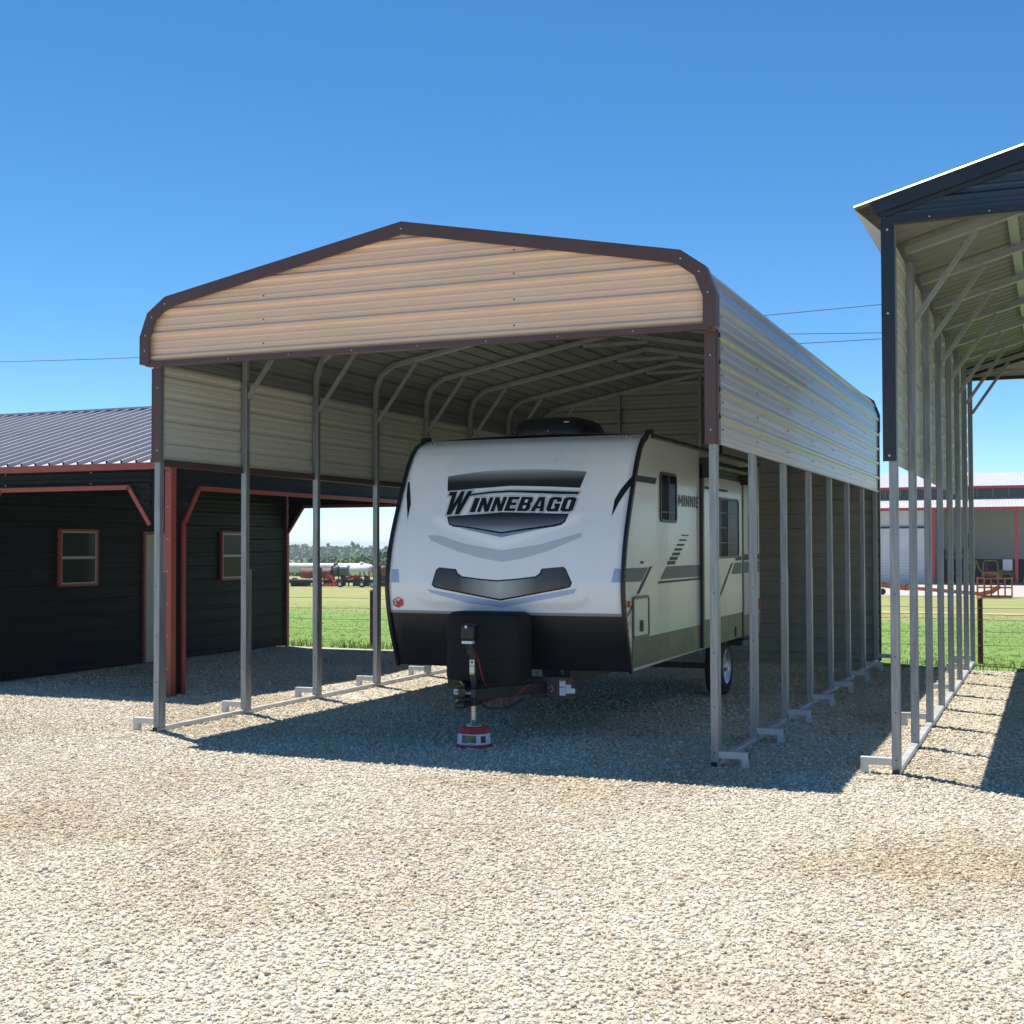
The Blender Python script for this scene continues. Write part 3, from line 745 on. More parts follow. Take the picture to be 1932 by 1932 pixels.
for x, g in ((XL, -1), (XR, 1)):
    # black edge moulding along the front cap, taupe lower skirt
    mb = MB(); pts = [(x+g*.004, Yf(x, z)-.006, z) for z in [.655+(2.93-.655)*i/40 for i in range(41)]]+[(x+g*.004, 1.66, 2.975), (x+g*.004, 1.82, 2.992)]
    mb.poly(pts, .034, .05, None, (1, 0, 0)); mb.build('edge_moulding', BLKP, T)
    MB().box(min(x, x+g*.008), max(x, x+g*.008), 1.13, 6.97, .685, .955).build('lower_skirt', SKIRT, T)
    if g > 0: MB().box(min(x-g*.03, x+g*.03), max(x-g*.03, x+g*.03), 1.80, 6.95, 2.925, 2.972).build('roof_rail', BLKP, T, bevel=.01)
# skirt front end follows the cap
# decals on the front cap
def front_decal(name, polys, m, off, maxe=.028):
    v, f = tri_decal(polys, maxe, surf(off)); return MB().add(v, f, None, True).build(name, m, cap)
def grad_mat(name, axis, stops, lo, hi):
    m = bpy.data.materials.new(name); m.use_nodes = True; n = m.node_tree; b = n.nodes['Principled BSDF']; b.inputs['Roughness'].default_value = .3
    g = n.nodes.new('ShaderNodeTexCoord'); sx = n.nodes.new('ShaderNodeSeparateXYZ'); n.links.new(g.outputs['Object'], sx.inputs[0])
    mr = n.nodes.new('ShaderNodeMapRange'); mr.inputs[1].default_value = lo; mr.inputs[2].default_value = hi; n.links.new(sx.outputs[axis], mr.inputs[0])
    cr = n.nodes.new('ShaderNodeValToRGB'); r = cr.color_ramp
    r.elements[0].position, r.elements[0].color = stops[0][0], (*stops[0][1], 1); r.elements[1].position, r.elements[1].color = stops[-1][0], (*stops[-1][1], 1)
    for p, c in stops[1:-1]: k = r.elements.new(p); k.color = (*c, 1)
    n.links.new(mr.outputs[0], cr.inputs[0]); n.links.new(cr.outputs[0], b.inputs['Base Color']); return m
upper = [(2.678, 2.555), (2.885, 2.582), (3.093, 2.601), (3.337, 2.61), (3.616, 2.608), (3.891, 2.595), (4.154, 2.571), (4.122, 2.409), (3.836, 2.426), (3.607, 2.436), (3.404, 2.443), (3.19, 2.431), (3.002, 2.422), (2.717, 2.401)]
shield = [(2.771, 2.144), (3.059, 2.162), (3.365, 2.178), (3.703, 2.169), (4.055, 2.157), (4.028, 2.08), (3.989, 2.05), (3.921, 2.034), (3.643, 2.003), (3.395, 1.97), (3.088, 2.019), (2.854, 2.043), (2.805, 2.065)]
shield_in = [(2.782, 2.138), (3.06, 2.157), (3.366, 2.173), (3.705, 2.164), (4.043, 2.151), (4.01, 2.082), (3.978, 2.067), (3.901, 2.051), (3.64, 2.020), (3.391, 1.987), (3.085, 2.034), (2.851, 2.060), (2.812, 2.080)]
tip = [(2.924, 2.029), (3.088, 2.019), (3.395, 1.97), (3.643, 2.003), (3.887, 2.03), (3.401, 1.935)]
vband = [(2.585, 1.959), (2.633, 1.906), (2.934, 1.801), (3.215, 1.73), (3.429, 1.698), (3.631, 1.73), (3.88, 1.8), (4.197, 1.931), (4.203, 1.975), (4.127, 1.957), (3.819, 1.869), (3.416, 1.807), (2.982, 1.878), (2.736, 1.952)]
badge = [(2.755, 1.643), (2.942, 1.626), (2.964, 1.586), (3.013, 1.557), (3.191, 1.537), (3.385, 1.522), (3.6, 1.54), (3.777, 1.562), (3.819, 1.591), (3.835, 1.634), (4.051, 1.652), (4.078, 1.633), (4.144, 1.502), (4.128, 1.461), (4.042, 1.44), (3.417, 1.325), (2.865, 1.416), (2.713, 1.444), (2.681, 1.473), (2.722, 1.619)]
badge_in = [(2.765, 1.636), (2.929, 1.620), (2.953, 1.577), (3.004, 1.546), (3.192, 1.524), (3.386, 1.508), (3.601, 1.527), (3.786, 1.552), (3.833, 1.582), (3.848, 1.627), (4.043, 1.645), (4.07, 1.627), (4.133, 1.502), (4.119, 1.470), (4.043, 1.453), (3.418, 1.342), (2.866, 1.430), (2.723, 1.457), (2.694, 1.478), (2.732, 1.614)]
blueb = [(2.625, 1.429), (3.016, 1.373), (3.42, 1.316), (3.819, 1.385), (4.191, 1.451), (4.162, 1.401), (3.707, 1.314), (3.417, 1.258), (3.068, 1.298), (2.682, 1.39)]
g1 = grad_mat('fade_up', 2, [(0, (.018, .022, .024)), (.35, (.03, .036, .038)), (.75, (.22, .24, .24)), (1, (.55, .56, .56))], 2.43, 2.61)
g2 = grad_mat('fade_down', 2, [(0, (.42, .45, .48)), (.45, (.13, .14, .16)), (1, (.016, .018, .026))], 1.985, 2.15)
g3 = grad_mat('fade_side', 0, [(0, (.05, .045, .042)), (.2, (.05, .048, .046)), (.5, (.42, .46, .46)), (.75, (.08, .08, .078)), (1, (.05, .044, .04))], -.72, .76)
front_decal('decal', [upper], g1, .002); front_decal('decal', [vband], PALEG, .002)
front_decal('decal', [tip], mat('slate_decal', (.24, .30, .40), .3), .002)
front_decal('decal', [shield], INK, .003); front_decal('decal', [shield_in], g2, .0045)
front_decal('decal', [blueb], mat('sky_decal', (.40, .50, .68), .3), .002)
front_decal('decal', [badge], INK, .003); front_decal('decal', [badge_in], g3, .0045)
for q in ([(2.207, 1.622), (2.282, 1.623), (2.303, 1.491), (2.201, 1.49)], [(4.542, 1.638), (4.599, 1.636), (4.604, 1.509), (4.519, 1.509)]): front_decal('decal', [q], BLUEG, .003)
for q in ([(2.20, 2.508), (2.224, 2.515), (2.301, 2.285), (2.302, 2.122), (2.227, 2.369)], [(4.60, 2.516), (4.605, 2.431), (4.518, 2.265), (4.464, 2.125), (4.471, 2.291), (4.517, 2.393)]): front_decal('decal', [q], INK, .003)
hx = [(2.286, 1.352), (2.35, 1.32), (2.345, 1.26), (2.277, 1.23), (2.214, 1.258), (2.215, 1.318)]
front_decal('sticker', [hx], WHITE, .003); front_decal('sticker', [offs(hx, -.005)], mat('red_sticker', (.50, .05, .07), .4), .0045)
def glyph(loop, x, z, sc, sh): return [(x+(a+sh*b)*sc, z+b*sc) for a, b in loop]
three = [(.05, .78), (.1, .95), (.3, 1), (.5, .95), (.56, .76), (.42, .52), (.56, .3), (.5, .08), (.3, 0), (.1, .05), (.04, .22), (.2, .22), (.3, .15), (.38, .28), (.3, .44), (.2, .46), (.2, .56), (.3, .58), (.38, .74), (.3, .86), (.2, .78)]
front_decal('lettering', [glyph(three, 2.232, 1.268, .05, 0)], WHITE, .006)
front_decal('emblem', [[(2.268, 1.33), (2.30, 1.332), (2.312, 1.322), (2.296, 1.318), (2.294, 1.305), (2.276, 1.305), (2.275, 1.318), (2.262, 1.320)]], WHITE, .006)
# WINNEBAGO lettering: dark letters with a white gap and a grey border, slightly arched
def arch(x): return -.016*abs(x-3.40)/.7
def word():
    base = 2.192; items = []
    items.append(('W', 2.735, 2.176, .196, .235))
    x = 3.012; h = .142; wid = {'I': .060, 'N': .128, 'E': .118, 'B': .128, 'A': .136, 'G': .128, 'O': .128}
    tot = sum(wid[c] for c in 'INNEBAGO'); gap = (4.085-3.012-tot)/7.0
    for c in 'INNEBAGO':
        items.append((c, x, base, wid[c]/LET[c][0], h)); x += wid[c]+gap
    return items
layers = {0: [], 1: [], 2: []}
for c, x, z, sx, h in word():
    for lay, d in ((0, .0125), (1, .0085), (2, .0)):
        lps = []
        for i, lp in enumerate(LET[c][1]):
            q = [(x+a*sx+.20*b*h, z+b*h) for a, b in lp]
            q = offs(q, d if i == 0 else -min(d, .004)); lps.append([(a, b+arch(a)) for a, b in q])
        layers[lay].append(lps)
bar_ = [(2.985, 2.370), (3.199, 2.392), (3.412, 2.401), (3.752, 2.39), (4.126, 2.372), (4.117, 2.343), (3.895, 2.350), (3.668, 2.363), (3.418, 2.376), (3.205, 2.369), (2.975, 2.346)]
for lay, d in ((0, .0105), (1, .0070), (2, .0)): layers[lay].append([offs(bar_, d-.002)])
for lay, m_ in ((0, INKB), (1, WHITE), (2, INK)):
    mb = MB()
    for lps in layers[lay]:
        v, f = tri_decal(lps, .03, surf(.004+.0016*lay)); mb.add(v, f, None, True)
    mb.build('lettering', m_, cap)
for x, z in ((2.322, 2.911), (4.46, 2.921)):
    y = Yf(x, z)
    o = MB().lathe((x, y+.004, z), (0, -.8, .6), [(0, .024), (.008, .024), (.011, .017)], 14).build('marker_light', WHITE, T)
    MB().lathe((x, y-.003, z+.006), (0, -.8, .6), [(0, .016), (.010, .014), (.015, .006)], 12).build('lens', AMBER, o)
# side graphics and fittings (side facing the tall carport)
def side_decal(name, polys, m, off=.004, parent=None):
    v, f = tri_decal(polys, .3, lambda y, z: (XR+off, y, z)); return MB().add(v, f, None).build(name, m, parent or body)
side_decal('decal', [[(.90, 1.639), (1.67, 1.636), (1.44, 1.503), (.865, 1.509)]], STRIPE)
side_decal('decal', [[(2.34, 1.636), (3.71, 1.636), (3.71, 1.503), (2.11, 1.508)]], STRIPE)
side_decal('decal', [[(2.04, 1.489), (3.71, 1.489), (3.71, 1.466), (2.01, 1.466)]], STRIPED)
side_decal('decal', [[(1.73, 1.645), (1.82, 1.645), (1.37, 1.385), (1.28, 1.385)]], STRIPED)
side_decal('decal', [[(1.28, 1.375), (1.33, 1.375), (1.00, 1.18), (.99, 1.20)]], STRIPED)
side_decal('decal', [[(1.17, 2.53), (2.0, 2.535), (1.94, 2.47), (1.20, 2.47)]], INK)
for i in range(7):
    t = i/6; y = 2.365+t*.56; z = 1.652+t*.305-.03*t*(1-t); hgt = .040*(1-t)+.014*t; side_decal('decal', [[(y, z), (y+.30, z), (y+.32+.02*(1-t), z+hgt), (y+.03, z+hgt)]], STRIPED)
def side_word(txt, y0, y1, z0, z1):
    W = {'M': .62, 'I': .14, 'N': .52, 'E': .42}; t = .13
    G = {'M': [(0, 0), (t, 0), (t, .66), (.31, .2), (.62-t, .66), (.62-t, 0), (.62, 0), (.62, 1), (.52, 1), (.31, .48), (.10, 1), (0, 1)],
         'I': [(0, 0), (.14, 0), (.14, 1), (0, 1)],
         'N': [(0, 0), (t, 0), (t, .68), (.40, 0), (.52, 0), (.52, 1), (.52-t, 1), (.52-t, .32), (.12, 1), (0, 1)],
         'E': [(0, 0), (.42, 0), (.42, .15), (t, .15), (t, .42), (.36, .42), (.36, .57), (t, .57), (t, .85), (.42, .85), (.42, 1), (0, 1)]}
    tot = sum(W[c] for c in txt)+.16*(len(txt)-1); k = (y1-y0)/tot; y = y0; mb = MB()
    for c in txt:
        v, f = tri_decal([[(y+a*k, z0+b*(z1-z0)) for a, b in G[c]]], .3, lambda p, q: (XR+.0045, p, q)); mb.add(v, f); y += (W[c]+.16)*k
    mb.build('lettering', INK, body)
side_word('MINNIE', 2.82, 3.68, 2.275, 2.40)
def rrect(y0, y1, z0, z1, r, n=5):
    p = []
    for cy, cz, a0 in ((y1-r, z0+r, -90), (y1-r, z1-r, 0), (y0+r, z1-r, 90), (y0+r, z0+r, 180)):
        for k in range(n+1): a = R(a0+90*k/n); p.append((cy+r*math.cos(a), cz+r*math.sin(a)))
    return p
def side_frame(name, y0, y1, z0, z1, r, w, x, d, m, parent):
    o = rrect(y0, y1, z0, z1, r); i_ = rrect(y0+w, y1-w, z0+w, z1-w, max(.01, r-w)); n = len(o); v = []; f = []
    for X in (x, x+d): v += [(X, a, b) for a, b in o]+[(X, a, b) for a, b in i_]
    for k in range(n):
        k2 = (k+1) % n
        f += [(2*n+k, 2*n+k2, 3*n+k2, 3*n+k), (k, k2, 2*n+k2, 2*n+k), (n+k, 3*n+k, 3*n+k2, n+k2)]
    return MB().add(v, f).build(name, m, parent)
def side_window(y0, y1, z0, z1, x, mull=True):
    wn = side_frame('window', y0, y1, z0, z1, .07, .028, x, .014, BLKP, T)
    v, f = tri_decal([rrect(y0+.02, y1-.02, z0+.02, z1-.02, .055)], .5, lambda a, b: (x+.006, a, b)); MB().add(v, f).build('pane', GLASSD, wn)
    if mull: ym = (y0+y1)/2; MB().box(x+.004, x+.013, ym-.014, ym+.014, z0+.028, z1-.028).build('mullion', BLKP, wn)
side_window(2.10, 2.73, 2.09, 2.61, XR+.001)
MB().box(XR+.001, XR+.008, 2.14, 2.69, 2.19, 2.205).build('window_bar', BLKP, T)
hp = side_frame('cargo_hatch', 1.14, 1.68, .955, 1.365, .05, .028, XR+.001, .016, mat('bronze_frame', (.10, .085, .07), .35, .3), T)
v, f = tri_decal([rrect(1.16, 1.66, .975, 1.345, .04)], .5, lambda a, b: (XR+.009, a, b)); MB().add(v, f).build('hatch_panel', SIDEW, hp)
MB().box(XR+.009, XR+.028, 1.375, 1.445, 1.02, 1.13).build('latch', BLKP, hp, bevel=.012)
MB().lathe((XR, 1.02, 1.30), (1, 0, 0), [(0, .032), (.015, .03), (.024, .016)], 12).build('marker_light', AMBER, T)
MB().box(XR, XR+.012, 1.43, 1.50, 1.675, 1.70).build('vent_cap', BLKP, T)
side_decal('sticker', [[(1.01, 1.10), (1.09, 1.10), (1.09, 1.135), (1.01, 1.135)]], YELL)
side_decal('sticker', [[(1.03, .98), (1.10, .98), (1.10, 1.07), (1.03, 1.07)]], WHITE)
# slide-out room with awning over it
sx0, sx1, SY0, SY1 = XR-.02, XR+.032, 3.80, 5.78
sl_ = MB().box(sx0, sx1, SY0, SY1, 1.00, 2.66).build('slide_out', SIDEW, T, bevel=.006)
MB().box(sx0, sx1-.004, SY0, SY1, .70, .999).build('slide_skirt', SKIRT, sl_)
for a, b in ((SY0-.075, SY0-.002), (SY1+.002, SY1+.075)): MB().box(XR-.01, XR+.040, a, b, .69, 2.78).build('slide_seal', BLKP, T, bevel=.006)
MB().box(XR-.01, XR+.040, SY0-.002, SY1+.002, 2.662, 2.72).build('slide_seal', BLKP, T)
aw = MB().lathe((XR+.075, SY0-.06, 2.78), (0, 1, 0), [(0, .055), (1.95, .055)], 14).build('awning_roller', BLKP, T)
MB().box(XR, XR+.13, SY0-.075, SY0-.055, 2.62, 2.85).build('awning_bracket', BLKP, aw)
MB().box(XR, XR+.13, SY0+1.89, SY0+1.91, 2.62, 2.85).build('awning_bracket', BLKP, aw)
side_window(4.32, 5.55, 1.70, 2.43, sx1+.001)
for k in range(1, 4): MB().box(sx1+.004, sx1+.010, 4.36, 5.51, 1.70+k*.18, 1.712+k*.18).build('window_bar', BLKP, T)
def slide_decal(p, m):
    v, f = tri_decal([p], .5, lambda y, z: (sx1+.003, y, z)); MB().add(v, f).build('decal', m, sl_)
slide_decal([(5.35, 1.64), (5.72, 1.64), (5.72, 1.50), (5.15, 1.50)], STRIPE)
slide_decal([(5.16, 1.64), (5.25, 1.64), (4.30, 1.08), (4.25, 1.10)], STRIPED)
slide_decal([(4.25, 1.64), (4.45, 1.64), (4.40, 1.60), (4.27, 1.60)], STRIPED)
slide_decal([(5.42, 1.72), (5.72, 1.72), (5.72, 1.665), (5.38, 1.665)], STRIPED)
slide_decal([(3.84, 2.53), (5.0, 2.53), (4.95, 2.50), (3.84, 2.50)], STRIPED)
side_decal('decal', [[(5.87, 1.64), (6.95, 1.64), (6.95, 1.50), (5.87, 1.50)]], STRIPE)
side_decal('decal', [[(5.87, 1.74), (6.95, 1.74), (6.95, 1.665), (5.87, 1.665)]], STRIPED)
side_window(6.30, 6.80, 1.75, 2.28, XR+.001, False)
MB().tube([(XR-.12, 5.05, 2.98), (XR-.12, 5.05, 3.12), (XR-.12, 5.10, 3.15), (XR-.12, 5.25, 3.15), (XR-.12, 5.30, 3.12), (XR-.12, 5.30, 2.98)], .018, 6).build('roof_vent_loop', BLKP, T)
tl = MB().box(XR-.03, XR+.012, 6.90, 6.995, .98, 1.14).build('tail_light', mat('red_lens', (.3, .01, .015), .2), T)
# air conditioner
ac = MB(); XA, YA = 3.24, 2.50; secs = [(3.0, .44, .40), (3.06, .45, .42), (3.13, .44, .42), (3.22, .40, .38), (3.255, .33, .32), (3.262, .20, .22)]
v = []; f = []; n = 24
for z, a, b in secs:
    for k in range(n):
        t = 2*math.pi*k/n; c_, s_ = math.cos(t), math.sin(t); e = .35
        v.append((XA+a*math.copysign(abs(c_)**e, c_), YA+.4+b*math.copysign(abs(s_)**e, s_), z))
for j in range(len(secs)-1):
    for k in range(n): f.append((j*n+k, j*n+(k+1) % n, (j+1)*n+(k+1) % n, (j+1)*n+k))
f.append(tuple(range((len(secs)-1)*n, len(secs)*n)))
aco = ac.add(v, f, None, True).build('air_conditioner', BLKP, T)
mb = MB()
for x in (-.36, .02): mb.lathe((XA+x, YA-.018, 3.10), (0, -1, .2), [(0, .009), (.006, .007)], 8)
mb.build('screws', SCREW, aco, kind='stuff')
MB().box(XA+.20, XA+.26, YA+.0-.005, YA+.004, 3.19, 3.20).build('emblem', SCREW, aco)
# chassis, tongue, wheels
for x in (XC-.55, XC+.55): MB().box(x-.03, x+.03, 1.2, 6.9, .50, .66).build('chassis_rail', DKST, T)
for g in (-1, 1):
    MB().bar((XC+g*.62, 1.35, .50), (XC+g*.06, .06, .50), .055, .10, None, (1, 0, 0)).build('tongue_beam', BLKP, T)
MB().box(XC-.09, XC+.09, .04, .16, .40, .47).build('coupler_plate', BLKP, T, bevel=.01)
MB().box(XC-.045, XC+.045, -.12, .05, .39, .455).build('coupler', BLKP, T, bevel=.02)
MB().box(XC-.60, XC+.60, .92, .98, .45, .55).build('crossbar', BLKP, T)
for xs_ in (XL+.16, XR-.16):
    for yc in (5.28,):
        g = 1 if xs_ > XC else -1; xc = xs_
        ty = MB().lathe((xc-g*.1, yc, .355), (g, 0, 0), [(-.0, .20), (0, .33), (.03, .355), (.17, .355), (.20, .33), (.205, .22)], 28, caps=False).build('wheel', RUBBER, T)
        rm = MB().lathe((xc-g*.1, yc, .355), (g, 0, 0), [(.05, .22), (.20, .222), (.205, .205), (.16, .18), (.15, .06), (.20, .055), (.205, .02)], 24).build('rim', CHROME, ty)
    MB().bar((xs_-.0, 3.5, .66), (xs_, 5.6, .66), .06, .06).build('fender_rail', BLKP, T)
MB().bar((XL+.2, 5.28, .355), (XR-.2, 5.28, .355), .07, .07).build('axle', DKST, T)
MB().box(XR-.08, XR+.10, 5.45, 6.0, .60, .66).build('entry_step', DKST, T)
MB().lathe((XR-.02, 5.40, .78), (1, 0, 0), [(0, .07), (.05, .07), (.06, .05)], 14).build('filler_cap', DKST, T)
# propane tank cover
v = []; f = []; secs = [(.585, .385, .21), (.62, .39, .215), (.9, .392, .215), (1.14, .39, .21), (1.20, .375, .19), (1.225, .34, .15)]
n = 32
for j, (z, a, b) in enumerate(secs):
    for k in range(n):
        t = 2*math.pi*k/n; c_, s_ = math.cos(t), math.sin(t); e = .42; w_ = random.uniform(-.004, .004)
        v.append((XC-.04+(a+w_)*math.copysign(abs(c_)**e, c_), .66+(b+w_)*math.copysign(abs(s_)**e, s_), z))
for j in range(len(secs)-1):
    for k in range(n): f.append((j*n+k, j*n+(k+1) % n, (j+1)*n+(k+1) % n, (j+1)*n+k))
f.append(tuple(range((len(secs)-1)*n, len(secs)*n)))
pc = MB().add(v, f, None, True).build('propane_cover', BLKC, T)
mb = MB()
for x in (-.14, .10): mb.lathe((XC-.04+x, .56, 1.222), (0, 0, 1), [(0, .012), (.012, .01)], 8)
mb.build('cover_knobs', BLKP, pc)
MB().tube([(XC-.42, .45, .80), (XC-.2, .438, .775), (XC+.05, .438, .77), (XC+.2, .44, .79), (XC+.33, .45, .83)], .006, 5).build('cover_seam', BLKP, pc)
MB().tube([(XC-.41, .45, .98), (XC-.30, .44, .95)], .005, 5).tube([(XC+.05, .44, .95), (XC+.32, .45, 1.02)], .005, 5).build('cover_crease', BLKP, pc)
# electric tongue jack
XJ, YJ = 3.36, .28
jk = MB().lathe((XJ, YJ, .40), (0, 0, 1), [(0, .033), (.46, .033)], 16).build('tongue_jack', DKST, T)
MB().lathe((XJ, YJ, .19), (0, 0, 1), [(0, .026), (.25, .026)], 16).build('jack_leg', STEELB, jk)
MB().lathe((XJ, YJ, .19), (0, 0, 1), [(0, .075), (.008, .075), (.012, .034), (.05, .033), (.055, .027)], 18).build('jack_foot', STEELB, jk)
MB().lathe((XJ-.02, YJ-.005, .845), (-.15, 0, 1), [(0, .036), (.11, .046), (.115, .05)], 16).build('motor', DKST, jk)
MB().box(XJ-.105, XJ+.03, YJ-.075, YJ+.06, .975, 1.13).build('motor_head', BLKP, jk, bevel=.028)
MB().box(XJ-.09, XJ+.018, YJ-.082, YJ-.02, .948, .976).build('jack_light', WHITE, jk, bevel=.008)
mb = MB().lathe((XJ-.045, YJ-.077, 1.105), (0, -1, 0), [(0, .014), (.004, .013)], 14, SCREW)
mb.lathe((XJ-.065, YJ-.077, 1.035), (0, -1, 0), [(0, .008), (.008, .006)], 8, DKST).lathe((XJ-.035, YJ-.077, 1.04), (0, -1, 0), [(0, .008), (.008, .006)], 8, DKST); mb.build('controls', None, jk)
lb = MB().box(XJ-.026, XJ+.022, YJ-.0385, YJ-.0335, .68, .80, WHITE); lb.box(XJ-.026, XJ+.022, YJ-.0392, YJ-.0387, .735, .752, YELL).box(XJ-.026, XJ+.022, YJ-.0392, YJ-.0387, .665, .682, YELL)
lb.lathe((XJ-.002, YJ-.0386, .778), (0, -1, 0), [(0, .012), (.001, .011)], 12, DKST); lb.build('warning_label', None, jk)
MB().tube([(XJ+.025, YJ-.02, .88), (XJ+.05, YJ-.01, .80), (XJ+.08, YJ+.0, .66), (XJ+.10, YJ+.05, .56)], .006, 6).build('red_wire', REDW, jk)
MB().box(XJ-.06, XJ+.16, YJ-.12, YJ+.09, .42, .535).build('jack_plate', BLKP, T, bevel=.008)
# hitch fittings: connector, stickers, sway bracket, cables
br = MB().box(XJ-.16, XJ-.06, YJ-.10, YJ-.02, .44, .58).build('hitch_bracket', DKST, T, bevel=.006)
MB().box(XJ-.155, XJ-.075, YJ-.1045, YJ-.1005, .485, .53, WHITE).box(XJ-.145, XJ-.085, YJ-.1055, YJ-.105, .497, .518, BLUE).build('sticker', None, br)
MB().box(XJ-.03, XJ+.05, YJ-.1245, YJ-.1205, .49, .515).build('sticker', LABEL, T)
MB().tube([(XJ-.10, YJ-.08, .60), (XJ-.06, YJ-.11, .58), (XJ-.04, YJ-.12, .53), (XJ-.045, YJ-.12, .47)], .010, 7).build('yellow_strap', YEL, T)
MB().box(XJ-.125, XJ-.065, YJ-.13, YJ-.101, .385, .445).build('breakaway_switch', YEL, T, bevel=.006)
MB().tube([(XC+.10, .20, .44), (XC+.22, .32, .425), (XC+.30, .42, .43), (XC+.36, .50, .52), (XC+.40, .60, .56)], .006, 6).build('red_wire', REDW, T)
MB().tube([(XC+.06, .15, .44), (XC+.12, .25, .36), (XC+.24, .40, .35), (XC+.34, .55, .42)], .010, 6).build('safety_chain', DKST, T)
pl = MB().box(XC+.28, XC+.72, .90, .915, .40, .60).build('hitch_panel', BLKP, T)
YP = .897
mb = MB().box(XC+.585, XC+.645, YP-.004, YP, .43, .575, LABEL).box(XC+.647, XC+.70, YP-.004, YP, .45, .535, LABEL).box(XC+.702, XC+.742, YP-.004, YP, .455, .50, WHITE).box(XC+.587, XC+.643, YP-.005, YP-.0042, .565, .574, REDW).box(XC+.587, XC+.643, YP-.005, YP-.0042, .505, .512, REDW)
mb.build('rating_label', None, pl)
def stroke(pts, r): return MB().tube(pts, r, 5)
mb = MB(); q = [(0, .9), (.3, 1), (.55, .8), (.25, .55), (.55, .35), (.45, .05), (.05, -.1)]
for x0 in (0, .075): mb.tube([(XC+.42+x0+a*.045, YP+.001, .47+b*.05) for a, b in q], .0035, 5)
mb.tube([(XC+.475, YP+.001, .495), (XC+.480, YP+.001, .497)], .004, 5); mb.build('chalk_numbers', WHITE, pl)

# red bucket under the jack
BK = thing('bucket', 'upturned red plastic bucket with white paper label under the trailer jack', 'bucket', (XJ, YJ, 0))
bprof = [(.0, .172), (.018, .172), (.02, .160), (.03, .158), (.185, .142), (.190, .138)]
MB().lathe((XJ, YJ, -.002), (0, 0, 1), bprof, 36, REDPL).lathe((XJ, YJ, .183), (0, 0, 1), [(0, .139), (.008, .138), (.008, .095), (-.0, .09)], 36, REDPL, caps=False).build('bucket_body', None, BK)
MB().lathe((XJ, YJ, .180), (0, 0, 1), [(0, .092), (.006, .092)], 30).build('jack_pad', mat('pad_grey', (.16, .18, .2), .6), BK)
def brad(z): return .158+(.142-.158)*(z-.03)/.155
def wrap(name, a0, a1, z0, z1, off, m, parent, n=28):
    v = []; f = []
    for z in (z0, z1):
        for k in range(n+1): a = R(a0+(a1-a0)*k/n); r = brad(z)+off; v.append((XJ+r*math.cos(a), YJ+r*math.sin(a), z))
    f = [(k, k+1, n+2+k, n+1+k) for k in range(n)]
    return MB().add(v, f, None, True).build(name, m, parent)
lab = wrap('paper_label', 150, 400, .034, .128, .0015, LABEL, BK, 60)
pic = mat('label_photo', (.17, .15, .11), .5, var=.75, vscale=22, wear=((.10, .30, .05), .1, 16))
wrap('label_picture', 249, 302, .052, .120, .0025, pic, lab)
wrap('label_picture', 318, 338, .050, .112, .0025, mat('label_photo_dark', (.03, .04, .035), .5, var=.5, vscale=40, wear=((.4, .02, .03), .05, 25)), lab)
for a0, a1, z0, z1 in ((198, 214, .042, .085), (196, 210, .09, .118)): wrap('label_block', a0, a1, z0, z1, .0025, mat('label_blue', (.05, .12, .28), .5, var=.6, vscale=60), lab)
wrap('label_line', 249, 300, .040, .046, .0025, mat('label_line', (.22, .26, .33), .5, var=.6, vscale=120), lab)

# ------------------------------------------------------------------ wire fence behind the yard
YFN = 11.15
for x, nm in ((-3.62, 'rusty steel fence post in the grass behind the porch of the black building'), (7.24, 'rusty steel fence post at the rear end of the black trimmed carport')):
    fp = thing('fence_post', nm, 'fence post', (x, YFN, 0))
    MB().lathe((x, YFN, -.02), (0, 0, 1), [(0, .042), (1.02, .042)], 14).build('pipe', POSTR, fp)
    MB().lathe((x, YFN, 1.0), (0, 0, 1), [(0, .047), (.03, .045), (.05, .02)], 14).build('cap', mat('rust_cap', (.42, .12, .06), .6), fp)
    mb = MB()
    for z in (.28, .48, .68, .87): mb.lathe((x, YFN, z-.006), (0, 0, 1), [(0, .046), (.010, .046)], 10)
    mb.build('wire_tie', WIREF, fp)
fw_ = thing('wire_fence', 'thin smooth wire strands strung along the grass edge', 'fence', (0, YFN, 0))
for z in (.28, .48, .68, .87, 1.0):
    if z == 1.0: continue
    pts = [(x, YFN-.045, z+.012*math.sin(x*1.3+z*9)) for x in [-16+i*1.0 for i in range(43)]]
    MB().tube(pts, .0045, 5).build('strand', WIREF, fw_)

# ------------------------------------------------------------------ grass and weeds
def blades(name, pts, hmin, hmax, m, label, lean=.5, wd=.012):
    mb = MB(); v = []; f = []
    for x, y in pts:
        z = gz(y)-.012
        for k in range(3):
            h = random.uniform(hmin, hmax); a = random.uniform(0, 6.28); l = random.uniform(0, lean)*h; b_ = random.uniform(0, 6.28); w_ = wd*random.uniform(.6, 1.3)
            ox, oy = x+random.uniform(-.04, .04), y+random.uniform(-.04, .04); o = len(v)
            v += [(ox-w_*math.cos(b_), oy-w_*math.sin(b_), z), (ox+w_*math.cos(b_), oy+w_*math.sin(b_), z), (ox+l*math.cos(a)*.5, oy+l*math.sin(a)*.5, z+h*.65), (ox+l*math.cos(a), oy+l*math.sin(a), z+h)]
            f += [(o, o+1, o+2), (o+1, o+3, o+2)]
    mb.add(v, f); return mb.build(name, m, None, kind='stuff', label=label, category='grass')
GRASS = mat('grass_blade', (.16, .27, .06), .8, spec=.15, var=.3, vscale=1.2)
pts = []
